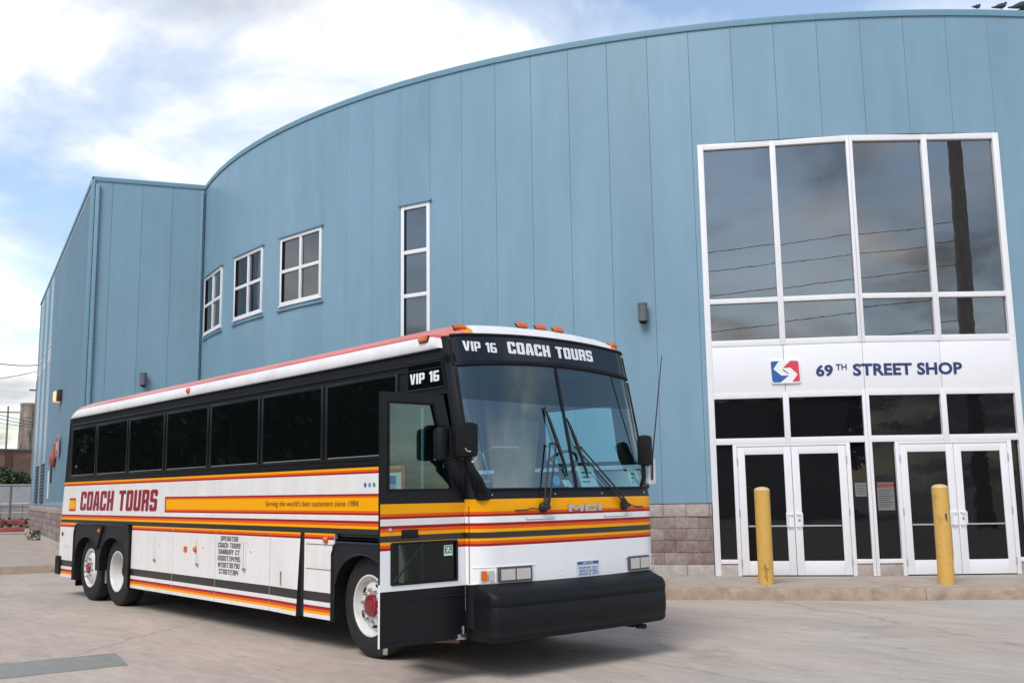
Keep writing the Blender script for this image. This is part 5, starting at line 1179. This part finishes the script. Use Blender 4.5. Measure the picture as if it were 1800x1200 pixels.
# weed at the foot of the plinth
def leafclump(mb, c, r, n, m, sz, flat=1.0):
    for i in range(n):
        while True:
            p = Vector([random.uniform(-1, 1) for _ in range(3)])
            if p.length < 1: break
        p = Vector((p.x*r[0], p.y*r[1], p.z*r[2])) + Vector(c); a = Vector([random.gauss(0, 1) for _ in range(3)]).normalized(); b = a.orthogonal().normalized(); q = a.cross(b); s = sz*random.uniform(.6, 1.4)
        mb.face([p-b*s*.5, p+q*s*.35, p+b*s*.5, p-q*s*.35], m)
mb = MB(); leafclump(mb, boxA+sdir*13.0+ns*.2+UP*.36, (.35, .5, .2), 160, LEAF, .10); tag(mb.build('weed', None, smooth=0), 'small green weed growing at the foot of the left side wall', 'weed')

# ================================================================== BEYOND THE BUILDING
def far(u, dist, z=0):
    """a point seen along picture column u (1800 px wide) at a distance from the camera"""
    d_ = fwd + rgt*((u-900)/1780.12) - upv*((880-600)/1780.12); d_.z = 0; d_.normalize(); p = CAMP + d_*dist; return Vector((p.x, p.y, z))
def hz(v, u=20): return lambda dist: CAMP.z + dist*(877-v)/1780.
Lf, Rt = far(-160, 58), far(75, 60)
wd_ = (Rt-Lf).normalized(); wn = Vector((wd_.y, -wd_.x, 0)); LW_ = (Rt-Lf).length
rw = empty('retaining_wall', (Lf+Rt)/2, 'pale concrete retaining wall behind the chain link fence', 'wall')
for k in range(6):
    a, b = LW_*k/6, LW_*(k+1)/6
    for z0, z1 in ((.1, .55), (.55, 1.0), (1.0, 1.45)): 
        mb = MB(); mb.box(Lf+wd_*(a+b)/2+UP*(z0+z1)/2, (b-a-.03, .3, z1-z0-.03), CONC, (wd_, wn, UP), .01); mb.build('concrete_panel', rw, smooth=0)
mb = MB(); mb.box((Lf+Rt)/2+UP*1.95-wn*.2, (LW_, .3, 1.0), mat('retaining_upper', (.52, .51, .50), .9, var=.1), (wd_, wn, UP)); mb.build('upper_wall', rw, smooth=0)
mb = MB(); mb.prism([tuple(p) for p in (Lf-wn*.2+UP*2.4, Rt-wn*.2+UP*2.4, Rt-wn*30+UP*2.4, Lf-wn*30+UP*2.4)], (0, 0, .04), mat('bank_earth', (.14, .12, .08), .95, var=.3)); tag(mb.build('bank', None, smooth=0), 'raised earth bank above the retaining wall', 'bank', kind='structure')
fence = empty('chain_link_fence', far(20, 54), 'chain link fence on grey posts before the retaining wall', 'fence')
fl_, fr_ = far(-160, 53), far(60, 55); fdv = (fr_-fl_).normalized(); FLN = (fr_-fl_).length
k = 0
while k*2.2 < FLN:
    p = fl_+fdv*k*2.2; mb = MB(); mb.tube([p+UP*.1, p+UP*2.35], .06, mat('fence_post', (.16, .18, .17), .6), 8); mb.build('post', fence); k += 1
mb = MB(); mb.tube([fl_+UP*2.3, fr_+UP*2.3], .03, MC['fence_post'], 6); mb.tube([fl_+UP*1.3, fr_+UP*1.3], .02, MC['fence_post'], 6); mb.tube([fl_+UP*.3, fr_+UP*.3], .02, MC['fence_post'], 6); mb.build('rail', fence)
mb = MB(); x = 0
while x < FLN:
    for s in (1, -1):
        a = fl_+fdv*x+UP*.2; b = fl_+fdv*(x+s*2.1)+UP*2.3; mb.tube([a, b], .0035, MC['fence_post'], 3, False)
    x += .28
o = mb.build('wire_mesh', fence, smooth=0); o['kind'] = 'stuff'
for k, (u, z, dd, lab) in enumerate(((2, .50, 50, 'long weathered red rail lying low before the fence, upper of the stack'), (4, .20, 49.6, 'long weathered red rail lying on the ground before the fence'))):
    p, q = far(-60, dd), far(46, dd); d_ = (q-p).normalized(); n_ = Vector((d_.y, -d_.x, 0)); mb = MB(); mb.box((p+q)/2+UP*(ZS+z), ((q-p).length, .2, .24 if k == 0 else .2), REDP, (d_, n_, UP), .03); tag(mb.build('barrier_rail', None), lab, 'barrier')
mb = MB(); leafclump(mb, far(18, 50.2, .62), (1.3, .4, .25), 220, LEAF, .14); tag(mb.build('weed_patch', None, smooth=0), 'low green weeds tangled over the red rails', 'weeds')
# shrubs on the bank
for u, dd, r, z, lab in ((-18, 61, 1.4, 2.75, 'dense green shrub on the bank at the very left edge'), (12, 61, 1.0, 2.7, 'dark green shrub on the bank left of the chimney'), (32, 63, .55, 2.6, 'small green shrub on the bank below the chimney')):
    root = empty('shrub', far(u, dd, 2.4), lab, 'shrub'); mb = MB(); c = far(u, dd, z)
    for k in range(7):
        o = Vector((random.uniform(-.7, .7)*r, random.uniform(-.6, .6)*r, random.uniform(-.3, .4)*r*.6)); leafclump(mb, c+o, (r*.5, r*.5, r*.38), 150, LEAFD if k % 2 else LEAF, .16)
    mb.build('foliage', root, smooth=0); mb = MB()
    for k in range(4): mb.tube([far(u, dd, 2.4), c+Vector((random.uniform(-.5, .5)*r, random.uniform(-.4, .4)*r, 0))], [.05, .02], BARK, 5)
    mb.build('stem', root)
# brick building, stack and pole
bb = empty('brick_building', far(0, 78, 2.4), 'low weathered brick building beyond the bank', 'building')
p, q = far(-120, 76), far(52, 78); d_ = (q-p).normalized(); n_ = Vector((d_.y, -d_.x, 0)); ln = (q-p).length
mb = MB(); mb.box((p+q)/2-n_*4+UP*3.57, (ln, 8, 2.75), BRICKM, (d_, n_, UP)); mb.build('wall', bb, smooth=0)
mb = MB(); mb.box((p+q)/2-n_*4+UP*5.01, (ln+.3, 8.3, .12), mat('roof_dark', (.12, .11, .11), .9), (d_, n_, UP)); mb.build('roof', bb, smooth=0)
mb = MB(); mb.box(q-d_*1.55+n_*.06+UP*3.5, (.42, .14, 2.6), mat('downpipe_rust', (.10, .05, .04), .8), (d_, n_, UP)); mb.build('downpipe', bb, smooth=0)
mb = MB(); mb.box(q-d_*.6+n_*.05+UP*3.4, (1.4, .12, 2.1), mat('door_brown', (.16, .10, .07), .8), (d_, n_, UP)); mb.build('shutter', bb, smooth=0)
stk = empty('chimney_stack', far(40, 84, 2.0), 'tall stained round chimney stack beside the pole', 'chimney')
c = far(40, 84, 2.0); mb = MB(); mb.lathe(c, UP, [(.62, 0), (.60, 2.0), (.55, 4.5), (.50, 6.5), (.525, 6.52), (.525, 6.75), (.40, 6.75), (.40, 6.2)], STACKM, 24); mb.build('shaft', stk, smooth=35)
mb = MB()
for k in range(5): mb.lathe(c+UP*(1.2+1.1*k), UP, [(.625-.0185*(1.2+1.1*k), 0), (.632-.0185*(1.2+1.1*k), .03), (.625-.0185*(1.2+1.1*k), .06)], mat('stack_band', (.12, .10, .09), .8), 24)
mb.build('iron_band', stk)
pl_ = empty('utility_pole', far(54, 70, 0), 'slim wooden utility pole right of the chimney stack', 'utility pole'); p = far(54.5, 70, 0); mb = MB(); mb.tube([p, p+UP*5, p+UP*9.0], [.12, .10, .07], POLEM, 10); mb.build('post', pl_)
mb = MB(); mb.box(p+UP*8.4, (.9, .08, .1), POLEM, None); mb.build('crossarm', pl_, smooth=0)
def wire(u0, v0, u1, v1, dist, sag, lab, r=.014):
    A = far(u0, dist, CAMP.z + dist*(877-v0)/1780.); B = far(u1, dist, CAMP.z + dist*(877-v1)/1780.); P = []
    for i in range(13): t = i/12; P.append(A+(B-A)*t - UP*sag*4*t*(1-t))
    mb = MB(); mb.tube(P, r, WIRE, 5, False); tag(mb.build('overhead_wire', None), lab, 'cable', 'overhead wires left of the depot')
wire(-120, 640, 66, 664, 50, .35, 'topmost overhead wire meeting the blue side wall', .022); wire(-120, 700, 66, 672, 52, .15, 'overhead wire rising towards the blue side wall', .014)
wire(-120, 720, 54, 758, 70, .1, 'upper wire running to the slim utility pole', .018); wire(-120, 728, 54, 762, 70, .12, 'middle wire running to the slim utility pole', .02); wire(-120, 742, 54, 765, 70, .1, 'lowest wire running to the slim utility pole', .015)
root = empty('utility_pole', far(5, 95, 2), 'thin far utility pole at the left edge above the brick building', 'utility pole'); p = far(5, 95, 2); mb = MB(); mb.tube([p, p+UP*7.4], [.1, .07], POLEM, 8); mb.build('post', root); mb = MB(); q_ = (far(20, 95)-far(0, 95)).normalized(); mb.tube([p+UP*6.9-q_*1.1, p+UP*6.9+q_*1.1], .06, POLEM, 6); mb.build('crossarm', root)

# ================================================================== ACROSS THE YARD (seen only in the glass)
def tree(x, y, h, r, lab, n=3200, m=LEAFD):
    root = empty('tree', (x, y, 0), lab, 'tree', 'trees across the yard'); mb = MB(); mb.tube([(x, y, 0), (x+.1, y, h*.3), (x, y+.1, h*.75)], [.22, .17, .06], BARK, 8)
    for k in range(6): a = 2*pi*k/6; mb.tube([(x, y, h*(.3+.05*k)), (x+cos(a)*r*.7, y+sin(a)*r*.7, h*(.5+.06*k))], [.08, .03], BARK, 5)
    mb.build('trunk', root); mb = MB()
    for k in range(16):
        a = random.uniform(0, 2*pi); q = random.uniform(.1, .75)*r; leafclump(mb, (x+cos(a)*q, y+sin(a)*q, h*random.uniform(.22, .88)), (r*.42, r*.42, h*.13), n//16, m, .5)
    mb.build('crown', root, smooth=0)
TP = [(-12, 30, 9, 3.8), (-14, 34, 9.5, 4), (-21, 38, 10, 4.2), (-20, 20, 9, 3.8), (-8, 44, 9, 3.8), (-23, 31, 9.5, 4), (-16, 24, 8.5, 3.6), (-19, 33, 9.5, 4.0), (-13, 40, 9, 3.8), (-24, 44, 10, 4.4), (-10, 50, 9, 4.2), (-27, 27, 9, 4), (-32, 36, 10, 4.5), (-3, 60, 9, 4), (-17, 57, 10, 4.5), (-26, 14, 8, 3.5), (-33, 4, 9, 4), (-37, -12, 8, 3.6), (-24, -36, 8.0, 3.6), (-31, -29, 7.5, 3.4)]
for i, (x, y, h, r) in enumerate(TP): tree(x, y, h, r, 'dense green tree at the far side of the yard')
def house(x, y, rot, w, dpt, h, rh, lab, m):
    root = empty('house', (0, 0, 0), lab, 'house', 'houses across the yard'); mb = MB(); mb.box((0, 0, h/2), (w, dpt, h), m); mb.build('wall', root, smooth=0)
    mb = MB(); mb.prism([(-w/2-.3, -dpt/2-.3, h), (w/2+.3, -dpt/2-.3, h), (0, -dpt/2-.3, h+rh)], (0, dpt+.6, 0), mat('shingle_dark', (.07, .065, .065), .9)); mb.build('roof', root, smooth=0)
    for a in (-w*.25, w*.25):
        for z in (1.6, 4.0):
            if z+1.2 < h:
                mb = MB(); mb.box((a, -dpt/2-.02, z), (.9, .06, 1.2), GLASSD); mb.build('window', root, smooth=0)
                mb = MB(); mb.box((a, dpt/2+.02, z), (.9, .06, 1.2), GLASSD); mb.build('window', root, smooth=0)
    mb = MB(); mb.box((w*.2, 0, h+rh*.8), (.7, .7, 1.8), BRICKM); mb.build('chimney', root, smooth=0); root.location = (x, y, 0); root.rotation_euler = (0, 0, rot)
house(-33, -21, .6, 9, 8, 4.6, 2.4, 'gabled brick house across the yard', BRICKM); house(-22, -29, .9, 8, 8, 4.4, 2.6, 'pale gabled house across the yard', CONC); house(-12, -36, 1.2, 9, 8, 4.6, 2.2, 'gabled brick house at the end of the row', BRICKM); house(-40, -6, .3, 9, 8, 4.8, 2.2, 'pale gabled house at the start of the row', CONC)
root = empty('utility_pole', (4.4, -23.2, 0), 'tall timber utility pole across the yard', 'utility pole'); mb = MB(); mb.tube([(4.4, -23.2, 0), (4.4, -23.2, 8), (4.4, -23.2, 19)], [.34, .31, .26], POLEM, 12); mb.build('post', root); mb = MB(); mb.box((4.4, -23.2, 17.2), (2.2, .12, .14), POLEM); mb.build('crossarm', root, smooth=0)
for k, z in enumerate((12.4, 11.6, 10.6, 9.4, 8.2)):
    mb = MB(); P = []
    for i in range(25): t = i/24; P.append(Vector((4.4, -23.2, z))*(1-t) + Vector((-44, 22, z-1.0))*t - UP*1.4*4*t*(1-t))
    mb.tube(P, .014, WIRE, 5, False); tag(mb.build('overhead_wire', None), 'overhead wire strung across the yard', 'cable', 'overhead wires across the yard')
